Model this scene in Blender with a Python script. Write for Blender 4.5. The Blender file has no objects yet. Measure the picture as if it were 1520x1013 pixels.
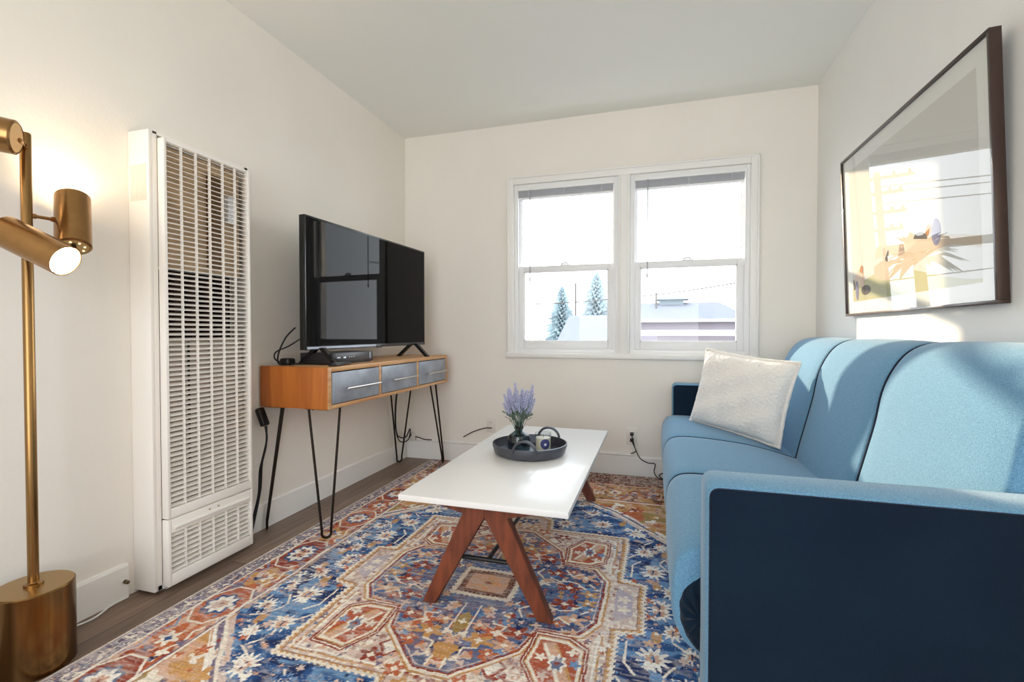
import bpy, bmesh, math, random
import numpy as np
from mathutils import Vector, Matrix
random.seed(7)
PI = math.pi
C = bpy.context.scene.collection
S = bpy.context.scene

# ------------------------------------------------------------------ room numbers (metres)
XL, XR, YB, YR, ZC = -1.83, 0.925, 3.264, -1.9, 2.43

def lin(c):
    out = []
    for v in c[:3]:
        v = v / 255.0
        out.append(v / 12.92 if v <= 0.04045 else ((v + 0.055) / 1.055) ** 2.4)
    return tuple(out)

# ------------------------------------------------------------------ materials
MATS = {}
def mat(name, rgb, rough=0.6, metal=0.0, bump=0.0, bscale=200.0, var=0.0, vscale=6.0, rgb2=None,
        sheen=0.0, emit=None, estr=0.0, coat=0.0, aniso=0.0, stretch=None, spec=0.5, bdist=0.002):
    if name in MATS: return MATS[name]
    m = bpy.data.materials.new(name); m.use_nodes = True
    nt = m.node_tree; b = nt.nodes['Principled BSDF']
    b.inputs['Base Color'].default_value = (*lin(rgb), 1)
    b.inputs['Roughness'].default_value = rough
    b.inputs['Metallic'].default_value = metal
    b.inputs['Specular IOR Level'].default_value = spec
    if sheen: b.inputs['Sheen Weight'].default_value = sheen; b.inputs['Sheen Roughness'].default_value = 0.4
    if coat: b.inputs['Coat Weight'].default_value = coat; b.inputs['Coat Roughness'].default_value = 0.08
    if aniso: b.inputs['Anisotropic'].default_value = aniso
    if emit: b.inputs['Emission Color'].default_value = (*lin(emit), 1); b.inputs['Emission Strength'].default_value = estr
    tc = nt.nodes.new('ShaderNodeTexCoord'); mp = nt.nodes.new('ShaderNodeMapping')
    nt.links.new(tc.outputs['Object'], mp.inputs['Vector'])
    if stretch: mp.inputs['Scale'].default_value = stretch
    if var or rgb2:
        n = nt.nodes.new('ShaderNodeTexNoise'); n.inputs['Scale'].default_value = vscale
        n.inputs['Detail'].default_value = 5
        nt.links.new(mp.outputs['Vector'], n.inputs['Vector'])
        r = nt.nodes.new('ShaderNodeValToRGB')
        a = lin(rgb); c2 = lin(rgb2) if rgb2 else tuple(min(1, v * (1 - var)) for v in a)
        r.color_ramp.elements[0].position = 0.35; r.color_ramp.elements[1].position = 0.65
        r.color_ramp.elements[0].color = (*a, 1); r.color_ramp.elements[1].color = (*c2, 1)
        nt.links.new(n.outputs['Fac'], r.inputs['Fac'])
        nt.links.new(r.outputs['Color'], b.inputs['Base Color'])
    if bump:
        n2 = nt.nodes.new('ShaderNodeTexNoise'); n2.inputs['Scale'].default_value = bscale
        n2.inputs['Detail'].default_value = 3
        nt.links.new(mp.outputs['Vector'], n2.inputs['Vector'])
        bp = nt.nodes.new('ShaderNodeBump'); bp.inputs['Strength'].default_value = bump
        bp.inputs['Distance'].default_value = bdist
        nt.links.new(n2.outputs['Fac'], bp.inputs['Height'])
        nt.links.new(bp.outputs['Normal'], b.inputs['Normal'])
    MATS[name] = m
    return m

def glass_mat(name, tint=(1, 1, 1), refl=1.0, ior=1.5):
    m = bpy.data.materials.new(name); m.use_nodes = True
    nt = m.node_tree; nt.nodes.clear()
    o = nt.nodes.new('ShaderNodeOutputMaterial'); mx = nt.nodes.new('ShaderNodeMixShader')
    t = nt.nodes.new('ShaderNodeBsdfTransparent'); g = nt.nodes.new('ShaderNodeBsdfGlossy')
    f = nt.nodes.new('ShaderNodeFresnel'); f.inputs['IOR'].default_value = ior
    g.inputs['Roughness'].default_value = 0.0; t.inputs['Color'].default_value = (*tint, 1)
    mu = nt.nodes.new('ShaderNodeMath'); mu.operation = 'MULTIPLY'; mu.inputs[1].default_value = refl
    ge = nt.nodes.new('ShaderNodeNewGeometry'); fb = nt.nodes.new('ShaderNodeMath'); fb.operation = 'SUBTRACT'; fb.inputs[0].default_value = 1.0
    nt.links.new(ge.outputs['Backfacing'], fb.inputs[1])
    m2 = nt.nodes.new('ShaderNodeMath'); m2.operation = 'MULTIPLY'; m2.use_clamp = True
    nt.links.new(f.outputs[0], mu.inputs[0]); nt.links.new(mu.outputs[0], m2.inputs[0]); nt.links.new(fb.outputs[0], m2.inputs[1]); nt.links.new(m2.outputs[0], mx.inputs[0])
    nt.links.new(t.outputs[0], mx.inputs[1]); nt.links.new(g.outputs[0], mx.inputs[2])
    nt.links.new(mx.outputs[0], o.inputs['Surface'])
    return m

M_wall = mat('painted_wall', (241, 236, 227), 0.75, bump=0.25, bscale=90, var=0.03, vscale=2)
M_wallr = mat('painted_wall_cool', (238, 237, 233), 0.75, bump=0.25, bscale=90, var=0.03, vscale=2)
M_ceil = mat('painted_ceiling', (238, 239, 233), 0.85, bump=0.15, bscale=60)
M_trim = mat('white_trim_paint', (242, 240, 236), 0.4, bump=0.05, bscale=30)
M_vinyl = mat('white_vinyl', (240, 240, 240), 0.35)
M_heat = mat('heater_enamel', (244, 239, 231), 0.38, bump=0.12, bscale=160)
M_heatin = mat('heater_inner_metal', (206, 180, 146), 0.6, 0.0, var=0.25, vscale=9)
M_heatin2 = mat('heater_inner_white', (170, 158, 144), 0.5)
M_dark = mat('dark_cavity', (18, 15, 14), 0.8)
M_brass = mat('brushed_brass', (158, 122, 76), 0.27, 1.0, bump=0.1, bscale=60, var=0.18, vscale=14, stretch=(1, 1, 0.03), aniso=0.5)
M_brassb = mat('brushed_brass_base', (146, 112, 70), 0.24, 1.0, bump=0.15, bscale=70, vscale=26, stretch=(1, 1, 0.02), aniso=0.5, rgb2=(92, 66, 38))  # dark vertical streaks in the colour stand in for reflections on the drum
M_brasst = mat('brushed_brass_top', (176, 144, 96), 0.3, 1.0, aniso=0.3)
M_brassh = mat('brushed_brass_head', (165, 126, 80), 0.25, 1.0, bump=0.08, bscale=80, var=0.15, vscale=20)
M_lens = mat('lit_bulb', (255, 240, 215), 0.4, emit=(255, 226, 180), estr=30.0)
M_black = mat('black_plastic', (18, 18, 19), 0.35)
M_blackc = mat('black_cable', (16, 15, 15), 0.5)
M_screen = mat('tv_screen_glass', (3, 3, 4), 0.03, spec=0.12)
M_bezel = mat('tv_bezel', (26, 26, 28), 0.22)
M_silver = mat('silver_plastic', (150, 155, 165), 0.25, 0.9)
M_hair = mat('hairpin_steel', (46, 36, 30), 0.42, 0.75, var=0.2, vscale=30)
M_nickel = mat('brushed_nickel', (200, 198, 196), 0.28, 1.0)
M_white = mat('white_laminate', (240, 239, 237), 0.3, coat=0.2)
M_walnut = mat('walnut_stain', (128, 66, 40), 0.42, var=0.35, vscale=7, stretch=(6, 6, 1.2), bump=0.08, bscale=60, rgb2=(92, 44, 27))
M_tray = mat('pewter_tray', (88, 90, 98), 0.38, 0.55, var=0.2, vscale=25)
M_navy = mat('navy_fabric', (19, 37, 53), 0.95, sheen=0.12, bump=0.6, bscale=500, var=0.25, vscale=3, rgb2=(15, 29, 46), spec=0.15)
M_cream = mat('cream_plush', (246, 240, 232), 0.95, sheen=0.7, bump=1.0, bscale=85, spec=0.15, bdist=0.006)
M_pipe = mat('navy_piping', (16, 27, 48), 0.9)
M_frame = mat('espresso_frame', (52, 30, 22), 0.3, 0.1, coat=0.3)
M_mat = mat('mat_board', (234, 230, 224), 0.9)
M_plate = mat('wall_plate', (232, 228, 220), 0.4)
M_lav = mat('lavender_bloom', (164, 166, 204), 0.8, var=0.3, vscale=200, rgb2=(200, 202, 226))
M_leaf = mat('sage_leaf', (104, 122, 108), 0.75)
M_wax = mat('ivory_wax', (246, 234, 212), 0.5)
M_label = mat('blue_label', (58, 64, 116), 0.5)
M_labelw = mat('label_white', (220, 222, 232), 0.5)
M_vase = glass_mat('smoked_glass', (0.60, 0.67, 0.70), 1.6, 1.52)
M_clear = glass_mat('clear_glass', (0.9, 0.92, 0.93), 1.0, 1.45)
M_pane = glass_mat('window_glass', (0.97, 0.985, 0.985), 1.0, 1.45)
M_artglass = glass_mat('picture_glass', (0.97, 0.98, 0.98), 1.0, 1.5)

def fabric(name, rgb, rgb2):
    m = mat(name, rgb, 0.95, sheen=0.25, spec=0.15)
    nt = m.node_tree; b = nt.nodes['Principled BSDF']
    tc = nt.nodes.new('ShaderNodeTexCoord')
    n = nt.nodes.new('ShaderNodeTexNoise'); n.inputs['Scale'].default_value = 420; n.inputs['Detail'].default_value = 2
    nt.links.new(tc.outputs['Object'], n.inputs['Vector'])
    r = nt.nodes.new('ShaderNodeValToRGB')
    r.color_ramp.elements[0].position = 0.38; r.color_ramp.elements[1].position = 0.62
    r.color_ramp.elements[0].color = (*lin(rgb), 1); r.color_ramp.elements[1].color = (*lin(rgb2), 1)
    nt.links.new(n.outputs['Fac'], r.inputs['Fac']); nt.links.new(r.outputs['Color'], b.inputs['Base Color'])
    bp = nt.nodes.new('ShaderNodeBump'); bp.inputs['Strength'].default_value = 0.5; bp.inputs['Distance'].default_value = 0.001
    nt.links.new(n.outputs['Fac'], bp.inputs['Height']); nt.links.new(bp.outputs['Normal'], b.inputs['Normal'])
    return m
M_blue = fabric('blue_fabric', (90, 134, 166), (114, 158, 186))

def wood_mat(name, c1, c2, c3, axis='Y', scale=1.0, rough=0.5):
    m = bpy.data.materials.new(name); m.use_nodes = True
    nt = m.node_tree; b = nt.nodes['Principled BSDF']; b.inputs['Roughness'].default_value = rough
    tc = nt.nodes.new('ShaderNodeTexCoord'); mp = nt.nodes.new('ShaderNodeMapping')
    sc = {'Y': (14, 0.9, 14), 'X': (0.9, 14, 14), 'Z': (14, 14, 0.9)}[axis]
    mp.inputs['Scale'].default_value = tuple(v * scale for v in sc)
    nt.links.new(tc.outputs['Object'], mp.inputs['Vector'])
    n = nt.nodes.new('ShaderNodeTexNoise'); n.inputs['Scale'].default_value = 2.4; n.inputs['Detail'].default_value = 8
    n.inputs['Distortion'].default_value = 0.6
    nt.links.new(mp.outputs['Vector'], n.inputs['Vector'])
    r = nt.nodes.new('ShaderNodeValToRGB'); e = r.color_ramp.elements
    e[0].position = 0.3; e[0].color = (*lin(c1), 1); e[1].position = 0.72; e[1].color = (*lin(c3), 1)
    k = e.new(0.5); k.color = (*lin(c2), 1)
    nt.links.new(n.outputs['Fac'], r.inputs['Fac']); nt.links.new(r.outputs['Color'], b.inputs['Base Color'])
    bp = nt.nodes.new('ShaderNodeBump'); bp.inputs['Strength'].default_value = 0.12; bp.inputs['Distance'].default_value = 0.002
    nt.links.new(n.outputs['Fac'], bp.inputs['Height']); nt.links.new(bp.outputs['Normal'], b.inputs['Normal'])
    return m
M_oak = wood_mat('honey_wood_end', (196, 118, 48), (180, 102, 38), (158, 84, 30), 'Z', 0.8, 0.4)
M_oakt = wood_mat('honey_wood_top', (216, 172, 124), (204, 156, 106), (182, 128, 80), 'Y', 0.9, 0.4)
M_zinc = mat('zinc_drawer_front', (164, 170, 180), 0.42, 0.3, var=0.3, vscale=9, rgb2=(136, 142, 152), bump=0.1, bscale=20)

def floor_mat():
    m = bpy.data.materials.new('plank_floor'); m.use_nodes = True
    nt = m.node_tree; b = nt.nodes['Principled BSDF']; b.inputs['Roughness'].default_value = 0.42
    tc = nt.nodes.new('ShaderNodeTexCoord')
    mp = nt.nodes.new('ShaderNodeMapping'); mp.inputs['Rotation'].default_value = (0, 0, PI / 2)
    mp.inputs['Location'].default_value = (0.31, 0.03, 0)
    nt.links.new(tc.outputs['Object'], mp.inputs['Vector'])
    br = nt.nodes.new('ShaderNodeTexBrick'); br.inputs['Scale'].default_value = 1.0
    br.inputs['Brick Width'].default_value = 1.2; br.inputs['Row Height'].default_value = 0.15
    br.inputs['Mortar Size'].default_value = 0.0016; br.inputs['Mortar Smooth'].default_value = 0.1
    br.inputs['Color1'].default_value = (*lin((138, 118, 102)), 1); br.inputs['Color2'].default_value = (*lin((112, 92, 78)), 1)
    br.inputs['Mortar'].default_value = (*lin((50, 38, 32)), 1)
    nt.links.new(mp.outputs['Vector'], br.inputs['Vector'])
    m2 = nt.nodes.new('ShaderNodeMapping'); m2.inputs['Scale'].default_value = (22, 1.3, 1)
    nt.links.new(tc.outputs['Object'], m2.inputs['Vector'])
    n = nt.nodes.new('ShaderNodeTexNoise'); n.inputs['Scale'].default_value = 2.5; n.inputs['Detail'].default_value = 9
    n.inputs['Distortion'].default_value = 0.8
    nt.links.new(m2.outputs['Vector'], n.inputs['Vector'])
    r = nt.nodes.new('ShaderNodeValToRGB'); e = r.color_ramp.elements
    e[0].position = 0.3; e[0].color = (0.60, 0.55, 0.51, 1); e[1].position = 0.7; e[1].color = (1.15, 1.10, 1.06, 1)
    nt.links.new(n.outputs['Fac'], r.inputs['Fac'])
    mx = nt.nodes.new('ShaderNodeMixRGB'); mx.blend_type = 'MULTIPLY'; mx.inputs[0].default_value = 0.9
    nt.links.new(br.outputs['Color'], mx.inputs[1]); nt.links.new(r.outputs['Color'], mx.inputs[2])
    nt.links.new(mx.outputs[0], b.inputs['Base Color'])
    return m
M_floor = floor_mat()

# ------------------------------------------------------------------ mesh helpers
def box(bm, x0, x1, y0, y1, z0, z1, bev=0.0, seg=2, M=None):
    r = bmesh.ops.create_cube(bm, size=1.0)
    vs = r['verts']
    for v in vs:
        v.co = Vector((x0 + (v.co.x + 0.5) * (x1 - x0), y0 + (v.co.y + 0.5) * (y1 - y0), z0 + (v.co.z + 0.5) * (z1 - z0)))
    if bev > 0:
        es = list({e for v in vs for e in v.link_edges})
        r2 = bmesh.ops.bevel(bm, geom=es, offset=bev, segments=seg, affect='EDGES', profile=0.5)
        vs = list({v for f in r2['faces'] for v in f.verts} | {v for v in vs if v.is_valid})
    if M is not None:
        for v in vs: v.co = M @ v.co
    return vs

def smooth_pts(pts, n=6):
    P = [Vector(p) for p in pts]
    if len(P) < 3: return P
    out = []
    for i in range(len(P) - 1):
        p0 = P[max(i - 1, 0)]; p1 = P[i]; p2 = P[i + 1]; p3 = P[min(i + 2, len(P) - 1)]
        for k in range(n):
            t = k / n
            out.append(0.5 * ((2 * p1) + (-p0 + p2) * t + (2 * p0 - 5 * p1 + 4 * p2 - p3) * t * t + (-p0 + 3 * p1 - 3 * p2 + p3) * t ** 3))
    out.append(P[-1])
    return out

def tube(bm, pts, r, seg=10, smooth=0, radii=None, cap=True):
    P = smooth_pts(pts, smooth) if smooth else [Vector(p) for p in pts]
    n = len(P); rings = []
    T0 = (P[1] - P[0]).normalized()
    up = Vector((0, 0, 1)) if abs(T0.z) < 0.9 else Vector((1, 0, 0))
    N = T0.cross(up).normalized()
    for i in range(n):
        T = (P[min(i + 1, n - 1)] - P[max(i - 1, 0)]).normalized()
        N = (N - T * N.dot(T)).normalized(); B = T.cross(N)
        rr = radii[i] if radii else r
        rings.append([bm.verts.new(P[i] + (N * math.cos(2 * PI * k / seg) + B * math.sin(2 * PI * k / seg)) * rr) for k in range(seg)])
    for i in range(n - 1):
        for k in range(seg):
            bm.faces.new((rings[i][k], rings[i][(k + 1) % seg], rings[i + 1][(k + 1) % seg], rings[i + 1][k]))
    if cap:
        bm.faces.new(rings[0][::-1]); bm.faces.new(rings[-1])

def lathe(bm, prof, c=(0, 0, 0), seg=48, M=None, closed=False):
    rings = []
    for r, z in prof:
        if r < 1e-6:
            v = bm.verts.new((c[0], c[1], c[2] + z)); rings.append([v])
        else:
            rings.append([bm.verts.new((c[0] + r * math.cos(2 * PI * k / seg), c[1] + r * math.sin(2 * PI * k / seg), c[2] + z)) for k in range(seg)])
    prs = list(zip(rings, rings[1:])) + ([(rings[-1], rings[0])] if closed else [])
    for a, b in prs:
        for k in range(seg):
            k2 = (k + 1) % seg
            if len(a) == 1 and len(b) == 1: continue
            if len(a) == 1: bm.faces.new((a[0], b[k2], b[k]))
            elif len(b) == 1: bm.faces.new((a[k], a[k2], b[0]))
            else: bm.faces.new((a[k], a[k2], b[k2], b[k]))
    vs = [v for r in rings for v in r]
    if M is not None:
        for v in vs: v.co = M @ v.co
    return vs

def prism(bm, poly, axis, a, b):
    """extrude a 2-D polygon along an axis from a to b"""
    def mk(p, t):
        if axis == 'Y': return (p[0], t, p[1])
        if axis == 'X': return (t, p[0], p[1])
        return (p[0], p[1], t)
    A = [bm.verts.new(mk(p, a)) for p in poly]; B = [bm.verts.new(mk(p, b)) for p in poly]
    n = len(poly)
    for i in range(n): bm.faces.new((A[i], A[(i + 1) % n], B[(i + 1) % n], B[i]))
    bm.faces.new(A[::-1]); bm.faces.new(B)
    return A + B

ROOTPOS = {}
def islands(bm):
    bm.verts.index_update(); seen = set(); out = []
    for v in bm.verts:
        if v in seen: continue
        st = [v]; seen.add(v); comp = []
        while st:
            q = st.pop(); comp.append(q)
            for e in q.link_edges:
                o = e.other_vert(q)
                if o not in seen: seen.add(o); st.append(o)
        out.append(comp)
    return out

def obj(name, bm, m, parent=None, smooth=True, origin=None, ang=35, split=False):
    if split:
        res = []
        for comp in islands(bm):
            nb = bmesh.new(); mp = {v: nb.verts.new(v.co) for v in comp}; fs = {f for v in comp for f in v.link_faces}
            for f in fs: nb.faces.new([mp[v] for v in f.verts])
            res.append(obj(name, nb, m, parent, smooth, origin, ang))
        bm.free(); return res[0]
    bmesh.ops.recalc_face_normals(bm, faces=bm.faces)
    me = bpy.data.meshes.new(name)
    if parent is not None: off = ROOTPOS[parent.name]
    else:
        if origin is None:
            xs = [v.co.x for v in bm.verts]; ys = [v.co.y for v in bm.verts]; zs = [v.co.z for v in bm.verts]
            origin = ((min(xs) + max(xs)) / 2, (min(ys) + max(ys)) / 2, min(zs))
        off = Vector(origin)
    for v in bm.verts: v.co -= off
    bm.to_mesh(me); bm.free()
    ms = m if isinstance(m, (list, tuple)) else [m]
    for x in ms: me.materials.append(x)
    if smooth:
        for p in me.polygons: p.use_smooth = True
        try: me.set_sharp_from_angle(angle=math.radians(ang))
        except Exception: pass
    o = bpy.data.objects.new(name, me); C.objects.link(o)
    if parent is not None: o.parent = parent; ROOTPOS[o.name] = off
    else: o.location = off; ROOTPOS[o.name] = off.copy()
    return o

def tag(o, label, cat, group=None, kind=None):
    if label: o['label'] = label
    if cat: o['category'] = cat
    if group: o['group'] = group
    if kind: o['kind'] = kind
    return o

def thing(name, label, cat, loc=(0, 0, 0), group=None, kind=None):
    o = bpy.data.objects.new(name, None); C.objects.link(o); o.location = loc
    o.empty_display_size = 0.05
    ROOTPOS[o.name] = Vector(loc)
    return tag(o, label, cat, group, kind)

def B(): return bmesh.new()

def copy_tree(o, parent=None):
    c = o.copy(); C.objects.link(c)
    if parent is not None: c.parent = parent
    for ch in list(o.children): copy_tree(ch, c)
    return c

def struct(name, bm, m, label, cat, parent=None, **k):
    o = obj(name, bm, m, parent, **k)
    if parent is None: tag(o, label, cat, kind='structure')
    return o

# ------------------------------------------------------------------ SETTING
WY = 0.16   # wall thickness
bm = B(); box(bm, XL - .1, XR + .1, YR - .1, YB + .02, -.08, 0)
struct('floor', bm, M_floor, 'grey-brown wood plank floor showing beside the patterned rug', 'floor', smooth=False)
bm = B(); box(bm, XL - .1, XR + .1, YR - .1, YB + WY, ZC, ZC + .1)
struct('ceiling', bm, M_ceil, 'plain pale ceiling over the living room', 'ceiling', smooth=False)
bm = B(); box(bm, XL - .1, XL, YR - .1, YB + WY, 0, ZC)
struct('wall_left', bm, M_wall, 'warm white left wall behind the heater and the television', 'wall', smooth=False)
bm = B(); box(bm, XR, XR + .1, YR - .1, YB + WY, 0, ZC)
struct('wall_right', bm, M_wallr, 'pale right wall behind the blue sofa, with the framed picture', 'wall', smooth=False)
# back wall with two openings
OX = [(-.964, -.238), (-.162, .563)]; OZ0, OZ1 = .81, 2.0
bm = B()
box(bm, XL, OX[0][0], YB, YB + WY, 0, ZC); box(bm, OX[0][1], OX[1][0], YB, YB + WY, 0, ZC)
box(bm, OX[1][1], XR, YB, YB + WY, 0, ZC)
for a, b in OX:
    box(bm, a, b, YB, YB + WY, 0, OZ0); box(bm, a, b, YB, YB + WY, OZ1, ZC)
struct('wall_back', bm, M_wall, 'cream back wall holding the pair of sash windows', 'wall', smooth=False)
# rear wall behind the camera, with a wide opening added for fill light
RX0, RX1, RZ0, RZ1 = -1.35, .75, .35, 2.3
bm = B()
box(bm, XL, RX0, YR - .1, YR, 0, ZC); box(bm, RX1, XR, YR - .1, YR, 0, ZC)
box(bm, RX0, RX1, YR - .1, YR, 0, RZ0); box(bm, RX0, RX1, YR - .1, YR, RZ1, ZC)
struct('wall_rear', bm, M_wall, 'cream rear wall with a wide window opening added for fill light', 'wall', smooth=False)
w3 = thing('fill_window', 'wide unseen window added in the rear wall for fill light', 'window', (-.45, YR - .05, RZ0), kind='structure')  # unseen window, added to let fill daylight in from behind
bm = B()
for a, b, c, d in [(RX0, RX1, RZ0, RZ0 + .05), (RX0, RX1, RZ1 - .05, RZ1), (RX0, RX0 + .05, RZ0 + .05, RZ1 - .05), (RX1 - .05, RX1, RZ0 + .05, RZ1 - .05), (-.48, -.42, RZ0 + .05, RZ1 - .05)]:
    box(bm, a, b, YR - .07, YR - .03, c, d, .004)
obj('fill_window_frame', bm, M_vinyl, w3)

# baseboards
def bboard(name, prof, axis, a, b, label):
    bm = B(); prism(bm, prof, axis, a, b)
    struct(name, bm, M_trim, label, 'baseboard', smooth=False)
h = .125
bboard('baseboard_left', [(XL, 0), (XL + .014, 0), (XL + .014, h - .01), (XL + .009, h), (XL, h)], 'Y', YR, 1.235, 'white baseboard along the left wall from the lamp to the heater')
bboard('baseboard_far_left', [(XL, 0), (XL + .012, 0), (XL + .012, h - .006), (XL + .007, h), (XL, h)], 'Y', 1.75, YB, 'white baseboard along the left wall under the console table')
bboard('baseboard_back', [(YB - .016, 0), (YB, 0), (YB, h + .006), (YB - .01, h + .006), (YB - .016, h)], 'X', XL + .016, XR - .016, 'white baseboard along the wall under the windows')
bboard('baseboard_right', [(XR - .014, 0), (XR, 0), (XR, h), (XR - .009, h), (XR - .014, h - .01)], 'Y', YR, YB, 'white baseboard hidden behind the blue sofa')
bm = B(); tube(bm, [(XL + .1, YB - .012, .141), (-.14, YB - .012, .141)], .010, 10)
struct('trim_2', bm, M_trim, 'white surface cable conduit running along the top of the back baseboard', 'conduit')

# window casing
bm = B(); yF = YB - .016
x0, x1, z0, z1 = -1.008, .611, .80, 2.052
def cas(a, b, c, d, t=.016, e=.004): box(bm, a, b, YB - t, YB + .005, c, d, e)
cas(x0, OX[0][0], z0, z1); cas(OX[1][1], x1, z0, z1); cas(OX[0][1], OX[1][0], z0, OZ1)
cas(OX[0][0], OX[1][1], OZ1, z1); cas(OX[0][0], OX[0][1], z0, OZ0); cas(OX[1][0], OX[1][1], z0, OZ0)
cas(x0, x0 + .012, z0, z1, .026); cas(x1 - .012, x1, z0, z1, .026); cas(x0, x1, z1 - .012, z1, .026)
cas(x0 - .012, x1 + .012, z0 - .022, z0 + .012, .034, .008)
cas(OX[0][1] + .012, OX[0][1] + .017, z0 + .015, OZ1, .021); cas(OX[1][0] - .017, OX[1][0] - .012, z0 + .015, OZ1, .021)
struct('trim_1', bm, M_trim, 'white moulded casing and thin sill around the pair of windows', 'window casing')

def window(name, xa, xb, label):
    w = thing(name, label, 'window', ((xa + xb) / 2, YB + .07, OZ0), kind='structure')
    bm = B(); ja = .022
    for a, b, c, d in [(xa, xa + ja, OZ0, OZ1), (xb - ja, xb, OZ0, OZ1), (xa + ja, xb - ja, OZ1 - ja, OZ1), (xa + ja, xb - ja, OZ0, OZ0 + .03)]:
        box(bm, a, b, YB + .002, YB + .15, c, d, .002)
    # inner stop beads
    box(bm, xa + ja, xa + ja + .008, YB + .004, YB + .016, OZ0 + .03, OZ1 - ja); box(bm, xb - ja - .008, xb - ja, YB + .004, YB + .016, OZ0 + .03, OZ1 - ja)
    obj('window_jamb', bm, M_vinyl, w)
    a, b = xa + ja, xb - ja
    def sash(nm, y, zl, zh, st, top, bot):
        bm = B()
        box(bm, a, a + st, y, y + .028, zl, zh, .004); box(bm, b - st, b, y, y + .028, zl, zh, .004)
        box(bm, a + st, b - st, y, y + .028, zl, zl + bot, .003); box(bm, a + st, b - st, y, y + .028, zh - top, zh, .003)
        # glazing bead
        g = .006
        for p, q, r_, s in [(a + st, a + st + g, zl + bot, zh - top), (b - st - g, b - st, zl + bot, zh - top)]:
            box(bm, p, q, y + .006, y + .022, r_, s)
        for r_, s in [(zl + bot, zl + bot + g), (zh - top - g, zh - top)]:
            box(bm, a + st, b - st, y + .006, y + .022, r_, s)
        o = obj(nm, bm, M_vinyl, w)
        bm = B(); box(bm, a + st - .002, b - st + .002, y + .012, y + .016, zl + bot - .002, zh - top + .002)
        p = obj('pane', bm, M_pane, o, smooth=False)
        return o
    sash('lower_sash', YB + .02, OZ0 + .03, 1.425, .046, .04, .055)
    sash('upper_sash', YB + .06, 1.385, OZ1 - ja, .018, .025, .04)
    bm = B(); cx = (xa + xb) / 2
    box(bm, cx - .035, cx + .035, YB + .024, YB + .048, 1.425, 1.431, .002)
    tube(bm, [(cx - .03, YB + .03, 1.436), (cx, YB + .028, 1.441), (cx + .02, YB + .03, 1.436)], .006, 8, 4)
    obj('sash_lock', bm, M_vinyl, w)
window('window_1', *OX[0], 'left white double-hung sash window of the pair')
window('window_2', *OX[1], 'right white double-hung sash window of the pair')

M_blind = mat('blind_slat_stack', (225, 226, 230), 0.5)
_b = M_blind.node_tree; _t = _b.nodes.new('ShaderNodeBsdfTranslucent'); _t.inputs['Color'].default_value = (.8, .82, .86, 1)
_m = _b.nodes.new('ShaderNodeMixShader'); _m.inputs[0].default_value = .3
_b.links.new(_b.nodes['Principled BSDF'].outputs[0], _m.inputs[1]); _b.links.new(_t.outputs[0], _m.inputs[2]); _b.links.new(_m.outputs[0], _b.nodes['Material Output'].inputs['Surface'])
def blind(xa, xb, wandx, label):
    t = thing('window_blind', label, 'blind', ((xa + xb) / 2, YB + .01, 1.93))
    a, b = xa + .030, xb - .030
    bm = B(); box(bm, a, b, YB - .012, YB + .0185, 1.953, 1.978, .003); obj('head_rail', bm, M_vinyl, t)
    bm = B()
    for k in range(9):
        z = 1.908 + k * .0048
        box(bm, a + .004, b - .004, YB - .009, YB + .0155, z, z + .0022)
    obj('slat_stack', bm, M_blind, t, smooth=False)
    bm = B(); box(bm, a + .004, b - .004, YB - .009, YB + .0165, 1.893, 1.906, .003); obj('bottom_rail', bm, M_vinyl, t)
    bm = B()
    for fx in (.12, .5, .88):
        x = a + (b - a) * fx; tube(bm, [(x, YB - .0125, 1.956), (x, YB - .0125, 1.893)], .0012, 6)
    obj('ladder_cord', bm, M_vinyl, t, split=True)
    bm = B(); tube(bm, [(wandx, YB - .016, 1.955), (wandx, YB - .017, 1.34)], .0035, 8); tube(bm, [(wandx, YB - .017, 1.34), (wandx, YB - .017, 1.315)], .005, 8)
    obj('tilt_wand', bm, mat('clear_wand', (168, 170, 172), 0.2), t)
blind(OX[0][0], OX[0][1], -.842, 'raised white mini blind at the top of the left window')
blind(OX[1][0], OX[1][1], -.050, 'raised white mini blind at the top of the right window')

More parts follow.
